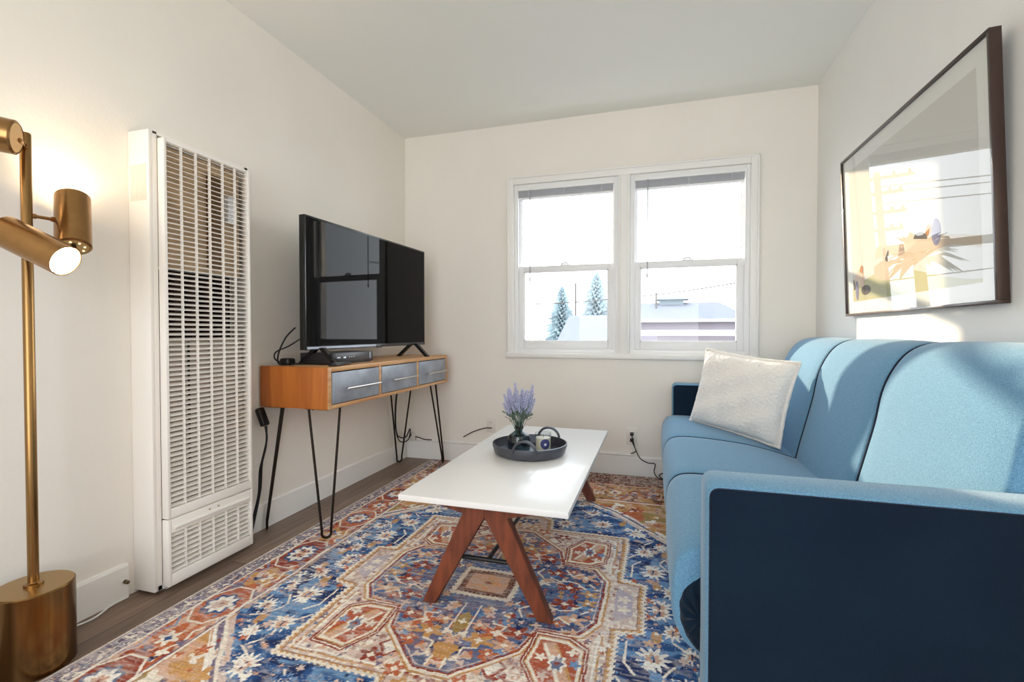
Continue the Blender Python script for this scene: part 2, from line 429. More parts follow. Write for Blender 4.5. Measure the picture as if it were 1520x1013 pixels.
# ------------------------------------------------------------------ WALL HEATER
def heater():
    t = thing('wall_heater', 'tall white metal wall furnace with louvred grille beside the console', 'heater', (-1.76, 1.48, 0))
    bx0, bx1, by0, by1 = XL + .001, -1.728, 1.262, 1.705
    # casing: hollow cabinet
    bm = B()
    box(bm, bx0, bx1, by0, by0 + .012, .012, 1.682, .003)
    box(bm, bx0, bx1, by1 - .012, by1, .012, 1.682, .003)
    box(bm, bx0, bx1, by0 + .012, by1 - .012, 1.67, 1.682, .002)
    box(bm, bx0, bx0 + .004, by0 + .012, by1 - .012, .012, 1.67)
    box(bm, bx0, bx1, by0 + .012, by1 - .012, .012, .03)
    box(bm, bx1 - .005, bx1, by0 + .012, by0 + .03, .012, 1.682, .001)
    box(bm, bx1 - .005, bx1, by1 - .03, by1 - .012, .012, 1.682, .001)
    box(bm, bx0 + .02, bx1 - .01, by0 + .05, by1 - .05, 0, .012)
    obj('cabinet_casing', bm, M_heat, t)
    bm = B(); box(bm, bx0 + .012, bx1 - .012, by0 - .0012, by0, 1.43, 1.56)
    for k in range(10): box(bm, bx0 + .016 + k * .0075, bx0 + .019 + k * .0075, by0 - .002, by0 - .001, 1.435, 1.555)
    obj('side_vent', bm, mat('side_vent_white', (222, 214, 204), .5), t, smooth=False)
    # upper front panel frame
    px0, px1, py0, py1 = -1.728, -1.696, 1.292, 1.672
    g0, g1 = py0 + .012, py1 - .012
    def frame(bm, z0, z1, gz0, gz1):
        box(bm, px0, px1, py0, g0, z0, z1, .003); box(bm, px0, px1, g1, py1, z0, z1, .003)
        box(bm, px0, px1, g0, g1, z0, gz0, .003); box(bm, px0, px1, g0, g1, gz1, z1, .003)
    bm = B(); frame(bm, .272, 1.66, .308, 1.648)
    up = obj('upper_panel', bm, M_heat, t)
    def grille(z0, z1, par, nm):
        bm = B(); n = int(round((z1 - z0) / .0186)); p = (z1 - z0) / n
        for k in range(n):
            z = z0 + (k + .5) * p
            A = bm.verts
            # slat rises towards the inside
            xo, xi = px1 - .003, px1 - .020
            prof = [(xo, z - .0045), (xo, z - .0025), (xi, z + .0045), (xi, z + .0025)]
            prism(bm, prof, 'Y', g0, g1)
        for k in range(1, 6):
            y = g0 + (g1 - g0) * k / 6
            box(bm, px1 - .014, px1 - .0015, y - .0011, y + .0011, z0, z1)
        return obj(nm, bm, M_heat, par, smooth=False)
    grille(.308, 1.648, up, 'louvre_grille')
    bm = B(); frame(bm, .022, .268, .066, .216)
    # projecting pull lip
    tube(bm, [(px1 + .001, g0 + .01, .236), (px1 + .001, g1 - .01, .236)], .007, 10)
    dp = obj('lower_panel', bm, M_heat, t)
    grille(.066, .216, dp, 'louvre_grille')
    bm = B()
    for y in (1.46, 1.50): lathe(bm, [(0, 0), (.004, 0), (.004, .003), (0, .003)], M=Matrix.Translation((px1 - .001, y, .252)) @ Matrix.Rotation(PI / 2, 4, 'Y'), seg=12)
    obj('latch_screw', bm, M_heatin, dp, split=True)
    # interior
    bm = B(); box(bm, -1.752, -1.745, g0, g1, 1.20, 1.648)
    obj('upper_baffle', bm, M_heatin, t, smooth=False)
    bm = B(); box(bm, -1.7448, -1.732, 1.50, 1.56, 1.22, 1.60, .004); obj('flue_duct', bm, mat('flue_brown', (120, 92, 62), .5, .3), t)
    bm = B(); box(bm, -1.82, -1.80, g0, g1, .93, 1.195); obj('burner_cavity', bm, M_dark, t, smooth=False)
    bm = B()
    for k in range(4): box(bm, -1.79, -1.745, g0 + .06 + k * .07, g0 + .085 + k * .07, .935, 1.17, .003)
    obj('heat_exchanger', bm, mat('rusted_exchanger', (74, 46, 34), .7, .3, var=.4, vscale=30), t, split=True)
    bm = B(); box(bm, -1.78, -1.735, g0, g1, .315, .93); obj('lower_baffle', bm, M_heatin2, t, smooth=False)
    bm = B(); box(bm, -1.735, -1.732, 1.405, 1.413, .40, .92); box(bm, -1.735, -1.732, 1.50, 1.504, .40, .92); obj('control_rod', bm, M_dark, t, smooth=False, split=True)
    bm = B(); box(bm, -1.78, -1.735, g0, g1, .035, .25); obj('base_baffle', bm, M_heatin2, t, smooth=False)
    bm = B(); box(bm, -1.7448, -1.722, 1.585, 1.63, 1.42, 1.53, .004); obj('reflection_label', bm, mat('reflection_label', (236, 240, 246), .3), t)  # pale sticker colour stands in for a bright window reflection
heater()
bm = B(); lathe(bm, [(0, 0), (.007, 0), (.007, .004), (.004, .005), (.004, .009), (.0065, .010), (.0065, .016), (0, .018)], M=Matrix.Translation((XL + .014, 1.222, .062)) @ Matrix.Rotation(PI / 2, 4, 'Y'), seg=20)
tag(obj('door_stop', bm, mat('aged_brass', (120, 105, 85), .4, .8)), 'small round metal door stop on the baseboard at the heater corner', 'door stop')
bm = B(); tube(bm, [(XL + .028, .95, .004), (XL + .03, 1.03, .004), (XL + .045, 1.10, .004), (XL + .02, 1.17, .004), (XL + .018, 1.225, .004)], .0032, 8, 6)
tag(obj('lamp_cord', bm, M_trim), 'thin white cord lying on the floor between lamp base and heater', 'cord')

# ------------------------------------------------------------------ FLOOR LAMP
def lamp():
    px, py = -1.70, .900
    t = thing('floor_lamp', 'brass floor lamp with three adjustable spot heads and a drum base', 'lamp', (px, py, 0))
    bm = B(); lathe(bm, [(0, 0), (.088, 0), (.090, .002), (.090, .230), (.088, .2325), (0, .2325)], (px, py, 0), 72)
    obj('base', bm, M_brassb, t)
    bm = B(); lathe(bm, [(0, .2325), (.0865, .2325), (.0865, .2338), (0, .2338)], (px, py, 0), 72); obj('base_top', bm, M_brasst, t)
    bm = B(); lathe(bm, [(.0, .234), (.022, .234), (.022, .240), (.014, .242), (.0125, .244), (.0125, 1.515), (.011, 1.518), (0, 1.518)], (px, py, 0), 28)
    obj('pole', bm, M_brass, t)
    def head(nm, tail, tip, joint, lit, r=.043, L=.185, holes=8):
        tail, tip = Vector(tail), Vector(tip); d = (tip - tail).normalized(); c = (tip + tail) / 2
        q = Vector((0, 0, 1)).rotation_difference(d).to_matrix().to_4x4()
        M = Matrix.Translation(c) @ q; hl = L / 2
        bm = B()
        lathe(bm, [(r - .006, -hl), (r, -hl + .004), (r, hl), (r - .0025, hl), (r - .0025, -hl + .008), (r - .006, -hl + .004)], seg=48, M=M, closed=True)
        hd = obj(nm, bm, M_brassh, t)
        bm = B(); lathe(bm, [(0, -hl + .001), (r - .007, -hl + .001), (r - .007, -hl + .004), (0, -hl + .004)], seg=40, M=M)
        obj('end_cap', bm, M_brasst, hd)
        bm = B()
        for k in range(holes):
            a = 2 * PI * k / 8
            lathe(bm, [(0, -hl - .0006), (.0030, -hl - .0006), (.0030, -hl + .001), (0, -hl + .001)], seg=10, M=M @ Matrix.Translation((.026 * math.cos(a), .026 * math.sin(a), 0)))
        obj('vent_hole', bm, mat('vent_glow', (255, 236, 200), .4, emit=(255, 220, 170), estr=2.0), hd, split=True) if holes else None
        bm = B(); lathe(bm, [(0, -hl - .010), (.007, -hl - .010), (.007, -hl + .001), (0, -hl + .001)], seg=16, M=M)
        if holes: obj('dial', bm, M_black, hd)
        else: bm.free()
        bm = B(); lathe(bm, [(0, hl - .012), (.020, hl - .010), (r - .004, hl - .012), (r - .004, hl - .016), (0, hl - .016)], seg=32, M=M)
        obj('bulb', bm, M_lens, hd)
        ld = bpy.data.lights.new('lamp_light', 'SPOT'); ld.energy = lit; ld.color = (1.0, .80, .55); ld.spot_size = math.radians(125); ld.spot_blend = .6; ld.shadow_soft_size = .03
        lo = bpy.data.objects.new('lamp_light', ld); C.objects.link(lo)
        lo.matrix_world = Matrix.Translation(c + d * (hl + .004)) @ Vector((0, 0, -1)).rotation_difference(d).to_matrix().to_4x4()
        # joint arm
        j = Vector(joint); pj = Vector((px, py, joint[2] - .002)); dj = (j - pj).normalized()
        bm = B(); tube(bm, [pj + dj * .010, pj + dj * .020], .0075, 14); tube(bm, [pj + dj * .019, j - dj * .012], .005, 14)
        tube(bm, [j - dj * .014, j + dj * .002], .0075, 14)
        obj('joint_arm', bm, M_brassh, t)
        return hd
    return t, head
lampT, mkhead = lamp()
mkhead('spot_head', (-1.690, .840, 1.235), (-1.515, .890, 1.145), (-1.622, .897, 1.205), 4)
mkhead('spot_head', (-1.655, .985, 1.215), (-1.722, 1.025, 1.365), (-1.700, .972, 1.290), 2.0)
mkhead('spot_head', (-1.640, .850, 1.478), (-1.755, .742, 1.495), (-1.655, .862, 1.478), 1.2, .045, .16, 0)

# ------------------------------------------------------------------ CONSOLE TABLE
def console():
    X0, X1, Y0, Y1, Z0, Z1 = -1.815, -1.430, 1.84, 3.14, .600, .795
    t = thing('console_table', 'honey wood console table with three grey metal drawers and hairpin legs', 'console table', ((X0 + X1) / 2, (Y0 + Y1) / 2, 0))
    bm = B(); box(bm, X0, X1 - .004, Y0, Y0 + .02, Z0, Z1, .001); box(bm, X0, X1 - .004, Y1 - .02, Y1, Z0, Z1, .001)
    obj('end_panel', bm, M_oak, t, split=True)
    bm = B(); box(bm, X0, X0 + .012, Y0 + .0202, Y1 - .0202, Z0 + .018, Z1 - .022); obj('back_panel', bm, M_oak, t)
    bm = B(); box(bm, X0, X1, Y0 + .0202, Y1 - .0202, Z1 - .0215, Z1, .001); obj('top_board', bm, M_oakt, t)
    bm = B(); box(bm, X0, X1, Y0 + .0202, Y1 - .0202, Z0, Z0 + .018, .001)
    for y in (2.262, 2.689): box(bm, X0 + .01, X1, y, y + .022, Z0 + .018, Z1 - .0215, .001)
    box(bm, X1 - .0038, X1 + .001, Y0, Y0 + .024, Z0, Z1, .001); box(bm, X1 - .0038, X1 + .001, Y1 - .024, Y1, Z0, Z1, .001)
    obj('carcass_frame', bm, M_oakt, t)
    for ya, yb in ((1.868, 2.258), (2.289, 2.684), (2.716, 3.114)):
        bm = B(); box(bm, X1 - .30, X1 - .004, ya + .006, yb - .006, Z0 + .024, Z1 - .03)
        box(bm, X1 - .006, X1 + .0015, ya, yb, Z0 + .022, Z1 - .0265, .0012)
        d = obj('drawer', bm, M_zinc, t)
        yc = (ya + yb) / 2 + .03; hl = .145
        bm = B(); tube(bm, [(X1 + .026, yc - hl, .688), (X1 + .026, yc + hl, .688)], .0055, 14)
        for s in (-1, 1): tube(bm, [(X1 + .001, yc + s * hl * .80, .688), (X1 + .026, yc + s * hl * .80, .688)], .004, 10)
        obj('bar_handle', bm, M_nickel, d)
    # hairpin legs
    def hairpin(c0, foot, c1):
        f = Vector(foot); a, b = Vector(c0), Vector(c1); u = (a - b).normalized()
        bm = B(); r = .0058; w = .020
        pts = [a, f + u * w + Vector((0, 0, .045))]
        for k in range(9):
            th = PI * k / 8
            pts.append(f + u * (w * math.cos(th)) + Vector((0, 0, .021 + r - w * math.sin(th) * .95)))
        pts += [f - u * w + Vector((0, 0, .045)), b]
        tube(bm, pts, r, 12)
        leg = obj('hairpin_leg', bm, M_hair, t)
        bm = B()
        cx, cy = (a.x + b.x) / 2, (a.y + b.y) / 2
        L = [Vector((a.x, a.y, 0)), Vector((cx, cy, 0)), Vector((b.x, b.y, 0))]
        box(bm, min(a.x, b.x) - .012, max(a.x, b.x) + .012, min(a.y, b.y) - .012, max(a.y, b.y) + .012, Z0 - .004, Z0 - .0002, .001)
        for p in (L[0] * .75 + L[1] * .25, L[1], L[2] * .75 + L[1] * .25):
            lathe(bm, [(0, -.010), (.004, -.010), (.005, -.004), (0, -.004)], (p.x, p.y, Z0), 10)
        obj('mounting_plate', bm, M_hair, leg)
    hairpin((-1.555, 1.862, Z0 - .004), (-1.440, 1.835, .006), (-1.452, 1.955, Z0 - .004))
    hairpin((-1.700, 1.862, Z0 - .004), (-1.792, 1.850, 0), (-1.792, 1.955, Z0 - .004))
    hairpin((-1.555, 3.118, Z0 - .004), (-1.470, 3.150, .006), (-1.452, 3.00, Z0 - .004))
    hairpin((-1.700, 3.118, Z0 - .004), (-1.792, 3.095, 0), (-1.792, 2.97, Z0 - .004))
console()

# ------------------------------------------------------------------ TELEVISION
def tv():
    W, H, Z0 = 1.118, .640, .872
    ang = math.atan2(.05, 1.115)
    t = thing('television', 'large black flat screen television standing on the wooden console', 'television', (-1.58, 1.866, .795))
    M = Matrix.Translation((-1.58, 1.866, 0)) @ Matrix.Rotation(-ang, 4, 'Z')   # local: Y along width, +X to the room
    bm = B(); box(bm, -.028, 0, 0, W, Z0, Z0 + H, .003, M=M); box(bm, -.062, -.026, .12, W - .12, Z0 + .03, Z0 + .36, .012, M=M)
    obj('back_shell', bm, M_black, t)
    b_ = .009
    bm = B()
    for a, b, c, d in [(0, b_, Z0, Z0 + H), (W - b_, W, Z0, Z0 + H), (b_, W - b_, Z0 + H - b_, Z0 + H), (b_, W - b_, Z0, Z0 + .018)]:
        box(bm, -.001, .0045, a, b, c, d, .001, M=M)
    obj('bezel', bm, M_bezel, t)
    bm = B(); box(bm, .0005, .0025, b_, W - b_, Z0 + .018, Z0 + H - b_, M=M); obj('screen', bm, M_screen, t, smooth=False)
    bm = B(); box(bm, .0046, .0055, .012, W * .50, Z0 + .004, Z0 + .0145, M=M); obj('lower_trim_strip', bm, M_silver, t, smooth=False)
    bm = B(); box(bm, .0046, .008, W * .5, W * .5 + .05, Z0 - .004, Z0 + .012, .001, M=M); obj('logo_bar', bm, M_black, t)
    for y in (.115, W - .115):
        bm = B()
        for s, ex in ((1, .112), (-1, .125)):
            pts = [(-.014 + s * .01, y, Z0 + .006), (-.014 + s * .06, y, Z0 - .028), (-.014 + s * ex, y, .802)]
            q = [(M @ Vector(p)) for p in pts]
            # flat blade leg
            for i in range(2):
                a, b = q[i], q[i + 1]
            prof = [(-.014 + s * 0, Z0 + .01), (-.014 + s * .03, Z0 + .01), (-.014 + s * (ex + .002), .7985), (-.014 + s * (ex + .002), .7955), (-.014 + s * (ex - .022), .7955)]
            vs = prism(bm, prof, 'Y', y - .012, y + .012)
            for v in vs: v.co = M @ v.co
        obj('stand_foot', bm, M_bezel, t)
tv()

def cable(name, pts, r, label, m=M_blackc, cat='cable', sm=7):
    bm = B(); tube(bm, pts, r, 8, sm); return tag(obj(name, bm, m), label, cat)

# cable box + remote
t = thing('cable_box', 'slim dark grey cable box standing under the television', 'set-top box', (-1.60, 2.14, .795))
bm = B(); box(bm, -1.70, -1.505, 1.975, 2.32, .7995, .854, .004); obj('body', bm, mat('box_grey', (34, 34, 37), .35), t)
bm = B(); box(bm, -1.506, -1.5035, 1.99, 2.31, .812, .850, .001); obj('front_panel', bm, mat('box_front', (62, 62, 66), .3), t)
bm = B(); box(bm, -1.504, -1.5025, 2.005, 2.030, .828, .833); box(bm, -1.504, -1.5025, 2.055, 2.075, .826, .834)
for k in range(3): box(bm, -1.504, -1.5025, 2.10 + k * .02, 2.105 + k * .02, .829, .833)
obj('indicator', bm, mat('lit_indicator', (200, 210, 220), .4, emit=(190, 205, 220), estr=.4), t, smooth=False, split=True)
bm = B(); box(bm, -1.505, -1.5025, 2.282, 2.296, .815, .85, .0005); obj('card_slot', bm, M_silver, t, smooth=False)
bm = B(); box(bm, -1.69, -1.515, 1.99, 2.31, .7952, .80); obj('rubber_foot', bm, M_black, t, smooth=False)
t = thing('remote_control', 'black remote control lying in front of the cable box', 'remote control', (-1.50, 1.98, .795))
Mr = Matrix.Translation((-1.472, 1.985, .7955)) @ Matrix.Rotation(math.radians(12), 4, 'Z')
bm = B(); box(bm, -.021, .021, -.085, .085, 0, .013, .005, 3, M=Mr); obj('body', bm, M_black, t)
bm = B()
for i in range(3):
    for j in range(6): box(bm, -.015 + i * .011, -.008 + i * .011, -.06 + j * .02, -.052 + j * .02, .0128, .0145, M=Mr)
obj('button', bm, mat('button_grey', (120, 122, 126), .5), t, smooth=False, split=True)

# ------------------------------------------------------------------ COFFEE TABLE
def coffee():
    X0, X1, Y0, Y1, ZT = -.848, -.254, 1.455, 2.745, .397
    t = thing('coffee_table', 'white topped coffee table on crossed walnut legs standing on the rug', 'coffee table', ((X0 + X1) / 2, (Y0 + Y1) / 2, .006))
    bm = B(); box(bm, X0, X1, Y0, Y1, ZT - .021, ZT, .002); obj('tabletop', bm, M_white, t)
    zt = ZT - .021; xc = (X0 + X1) / 2 + .005
    for yc in (1.515, 2.69):
        bm = B(); th = .016
        prism(bm, [(xc - .19, zt), (xc + .19, zt), (xc + .185, zt - .014), (xc + .05, zt - .044), (xc - .05, zt - .044), (xc - .185, zt - .014)], 'Y', yc - th, yc + th)
        obj('crossbar', bm, M_walnut, t)
        for s in (-1, 1):
            bm = B(); zb = .0105
            prof = [(xc + s * .001, zt - .002), (xc + s * .064, zt - .002), (xc + s * .232, zb), (xc + s * .183, zb), (xc + s * .009, zt - .052), (xc + s * .001, zt - .052)]
            prism(bm, prof, 'Y', yc - th - .003, yc + th + .003)
            bmesh.ops.bevel(bm, geom=bm.edges[:], offset=.0022, segments=2, affect='EDGES')
            obj('leg', bm, M_walnut, t)
    bm = B(); zs = .175
    for yc in (1.53, 2.675): tube(bm, [(xc - .125, yc, zs), (xc + .125, yc, zs)], .008, 14)
    tube(bm, [(xc, 1.53, zs), (xc, 2.675, zs)], .008, 14)
    obj('stretcher_rod', bm, M_black, t)
coffee()
ZT = .397

# tray and what stands on it
def tray():
    c = (-.552, 2.125, ZT)
    t = thing('round_tray', 'round dark metal tray with two loop handles on the coffee table', 'tray', c)
    bm = B(); R = .172
    lathe(bm, [(0, .0005), (R - .028, .0005), (R - .010, .010), (R, .040), (R, .052), (R - .005, .053), (R - .006, .042), (R - .016, .013), (R - .032, .0065), (0, .0065)], c, 80)
    obj('dish', bm, M_tray, t)
    for cc, name in (((c[0] + .02, c[1] - .168), 0), ((c[0] + .055, c[1] + .16), 1)):
        bm = B(); pts = []
        for k in range(15):
            a = PI * k / 14
            pts.append((cc[0] + .052 * math.cos(a), cc[1], ZT + .040 + .052 * math.sin(a)))
        tube(bm, pts, .0058, 12)
        bmesh.ops.scale(bm, vec=(1, 1.8, 1), verts=bm.verts, space=Matrix.Translation((0, -cc[1], 0)))
        obj('handle', bm, M_tray, t)
tray()
vc = (-.607, 2.135, ZT + .0068)
t = thing('glass_vase', 'smoky grey glass bottle vase holding lavender on the tray', 'vase', vc)
bm = B()
ro = [(0, .0), (.048, .0), (.053, .005), (.053, .060), (.048, .074), (.030, .086), (.0185, .094), (.0175, .130), (.0215, .133), (.0215, .138)]
ri = [(.018, .138), (.0145, .130), (.0155, .096), (.028, .082), (.045, .071), (.049, .058), (.049, .010), (0, .009)]
lathe(bm, ro + ri, vc, 48); obj('bottle', bm, M_vase, t)
bm = B(); lathe(bm, [(.0188, .104), (.0200, .105), (.0200, .116), (.0188, .117)], vc, 32, closed=True); tube(bm, [(vc[0] + .006, vc[1] - .020, vc[2] + .11), (vc[0] + .010, vc[1] - .034, vc[2] + .088), (vc[0] + .008, vc[1] - .045, vc[2] + .076)], .0014, 6, 4)
obj('neck_twine', bm, M_dark, t)
cc = (-.494, 2.150, ZT + .0068)
t = thing('jar_candle', 'ivory candle in a clear glass jar with a round blue label', 'candle', cc)
bm = B(); lathe(bm, [(0, 0), (.036, 0), (.038, .003), (.038, .088), (.0352, .088), (.0352, .006), (0, .006)], cc, 48); obj('jar', bm, M_clear, t)
bm = B(); lathe(bm, [(0, .0065), (.0346, .0065), (.0346, .066), (.032, .067), (0, .066)], cc, 48); obj('wax', bm, M_wax, t)
bm = B(); tube(bm, [(cc[0], cc[1], cc[2] + .066), (cc[0], cc[1], cc[2] + .076)], .0012, 6); obj('wick', bm, M_black, t)
def curved_disc(c, R, ang, zc, rad, r_inner=0):
    bm = B(); vs = {}
    ctr = None; rings = []
    for j in range(0, 7):
        rr = rad * j / 6
        rings.append([bm.verts.new((c[0] + R * math.cos(ang + rr * math.cos(a) / R), c[1] + R * math.sin(ang + rr * math.cos(a) / R), c[2] + zc + rr * math.sin(a))) for a in [2 * PI * k / 28 for k in range(28)]] if j else [bm.verts.new((c[0] + R * math.cos(ang), c[1] + R * math.sin(ang), c[2] + zc))])
    for k in range(28):
        bm.faces.new((rings[0][0], rings[1][k], rings[1][(k + 1) % 28]))
        for j in range(1, 6): bm.faces.new((rings[j][k], rings[j][(k + 1) % 28], rings[j + 1][(k + 1) % 28], rings[j + 1][k]))
    return bm
a_ = math.radians(-62)
lb = obj('label', curved_disc(cc, .0386, a_, .042, .023), M_label, t); lb['label'] = 'round dark blue label'
obj('label_mark', curved_disc(cc, .0389, a_, .040, .006), M_labelw, lb)

# lavender sprigs: one modelled, the rest copies
def sprig():
    s = thing('lavender_sprig', 'lavender sprig in the glass bottle vase on the tray', 'flower', (0, 0, 0), 'lavender sprigs in the vase')
    bm = B(); tube(bm, [(0, 0, 0), (.002, 0, .10), (0, .001, .235)], .0011, 5, 4)
    for k in range(5):
        z = .10 + k * .012; a = k * 2.4
        tube(bm, [(0, 0, z), (.012 * math.cos(a), .012 * math.sin(a), z + .014), (.020 * math.cos(a), .020 * math.sin(a), z + .03)], .0016, 5, 3)
    obj('stem', bm, M_leaf, s)
    bm = B(); R = random.Random(3)
    for k in range(42):
        z = .150 + k * .0022; a = k * 2.39996; r = .0075 * (1 - .55 * (k / 42) ** 2)
        bmesh.ops.create_icosphere(bm, subdivisions=1, radius=.0034 * (1 - .3 * k / 42), matrix=Matrix.Translation((r * math.cos(a), r * math.sin(a), z)) @ Matrix.Diagonal((1, 1, 1.7, 1)))
    obj('bloom', bm, M_lav, s)
    return s
sp0 = sprig(); R = random.Random(11)
N = 26
for i in range(N):
    o = sp0 if i == 0 else copy_tree(sp0)
    a = i * 2.39996; tilt = math.radians(3 + 21 * math.sqrt(i / N)); s = .80 + R.random() * .26 - .10 * (i / N)
    base = Vector((vc[0], vc[1], vc[2] + .068))
    o.matrix_world = Matrix.Translation(base + Vector((.004 * math.cos(a), .004 * math.sin(a), 0))) @ Matrix.Rotation(a, 4, 'Z') @ Matrix.Rotation(tilt, 4, 'Y') @ Matrix.Rotation(R.random() * 6, 4, 'Z') @ Matrix.Diagonal((1, 1, s, 1))
for i in range(5):
    bm = B(); a = [2.9, .3, 3.4, 5.6, 1.2][i]; R2 = R
    b0 = Vector((vc[0], vc[1], vc[2] + .10)); d = Vector((math.cos(a), math.sin(a), 0))
    pts = [b0, b0 + d * .02 + Vector((0, 0, .045)), b0 + d * (.05 + .012 * i % .03) + Vector((0, 0, .058 + .012 * (i % 3)))]
    tube(bm, pts, .0012, 5, 5)
    P = smooth_pts(pts, 5)
    for k in range(4, len(P)):
        for sgn in (-1, 1):
            n = Vector((-d.y, d.x, .3)) * sgn
            bmesh.ops.create_icosphere(bm, subdivisions=1, radius=.005, matrix=Matrix.Translation(P[k] + n * .006) @ Matrix.Diagonal((1.2, 1.2, .5, 1)))
    tag(obj('leaf_sprig', bm, M_leaf), 'small grey-green leafy sprig curling out of the bottle vase neck', 'foliage', 'leafy sprigs in the vase')

# ------------------------------------------------------------------ SOFA
def offset_ring(prof, d):
    """shrink a closed profile towards its centre by distance d"""
    n = len(prof); out = []
    for i in range(n):
        p, a, b = Vector(prof[i]), Vector(prof[i - 1]), Vector(prof[(i + 1) % n])
        e = (b - a).normalized(); nrm = Vector((-e.y, e.x))
        out.append(p + nrm * d)
    return out

def round_poly(pts, rads, seg=6):
    n = len(pts); out = []
    for i in range(n):
        p = Vector(pts[i]); a = Vector(pts[i - 1]); b = Vector(pts[(i + 1) % n]); r = rads[i]
        if r <= 0: out.append(p); continue
        u = (a - p).normalized(); v = (b - p).normalized(); th = u.angle(v); d = r / math.tan(th / 2)
        d = min(d, (a - p).length * .49, (b - p).length * .49)
        s, e = p + u * d, p + v * d
        for k in range(seg + 1):
            t = k / seg
            out.append(s * (1 - t) ** 2 + p * 2 * t * (1 - t) + e * t * t)
    return out

def smooth_closed(pts, n=4):
    P = [Vector(p) for p in pts]; m = len(P); out = []
    for i in range(m):
        p0, p1, p2, p3 = P[i - 1], P[i], P[(i + 1) % m], P[(i + 2) % m]
        for k in range(n):
            t = k / n
            out.append(0.5 * ((2 * p1) + (-p0 + p2) * t + (2 * p0 - 5 * p1 + 4 * p2 - p3) * t * t + (-p0 + 3 * p1 - 3 * p2 + p3) * t ** 3))
    return out

def subdiv(P, mx=.03):
    out = []
    n = len(P)
    for i in range(n):
        a, b = P[i], P[(i + 1) % n]; k = max(1, int(math.ceil((b - a).length / mx)))
        for j in range(k): out.append(a + (b - a) * (j / k))
    return out

def cushion(nm, prof, y0, y1, er, m, parent, crown=.006):
    """profile is CCW in (x,z); rounded panel between y0 and y1"""
    area = sum(prof[i - 1].x * prof[i].y - prof[i].x * prof[i - 1].y for i in range(len(prof)))
    if area < 0: prof = prof[::-1]
    bm = B(); rings = []
    ys = []
    for k in range(5):
        th = PI / 2 * k / 4; ys.append((y0 + er * (1 - math.sin(th)), er * (1 - math.cos(th)), 0))
    ys = [(y0 + er * (1 - math.cos(PI / 2 * k / 4)), er * (1 - math.sin(PI / 2 * k / 4))) for k in range(5)]
    mid = [y0 + er + (y1 - y0 - 2 * er) * k / 8 for k in range(1, 8)]
    seq = ys + [(y, 0) for y in mid] + [(y0 + y1 - y, d) for y, d in ys[::-1]]
    for y, d in seq:
        t = (y - y0) / (y1 - y0); c = -crown * math.sin(PI * t) ** .6 if 0 < t < 1 else 0
        pr = offset_ring(prof, d + c)
        rings.append([bm.verts.new((p.x, y, p.y)) for p in pr])
    n = len(prof)
    for i in range(len(rings) - 1):
        for k in range(n): bm.faces.new((rings[i][k], rings[i][(k + 1) % n], rings[i + 1][(k + 1) % n], rings[i + 1][k]))
    bm.faces.new(rings[0]); bm.faces.new(rings[-1][::-1])
    return obj(nm, bm, m, parent, ang=50)

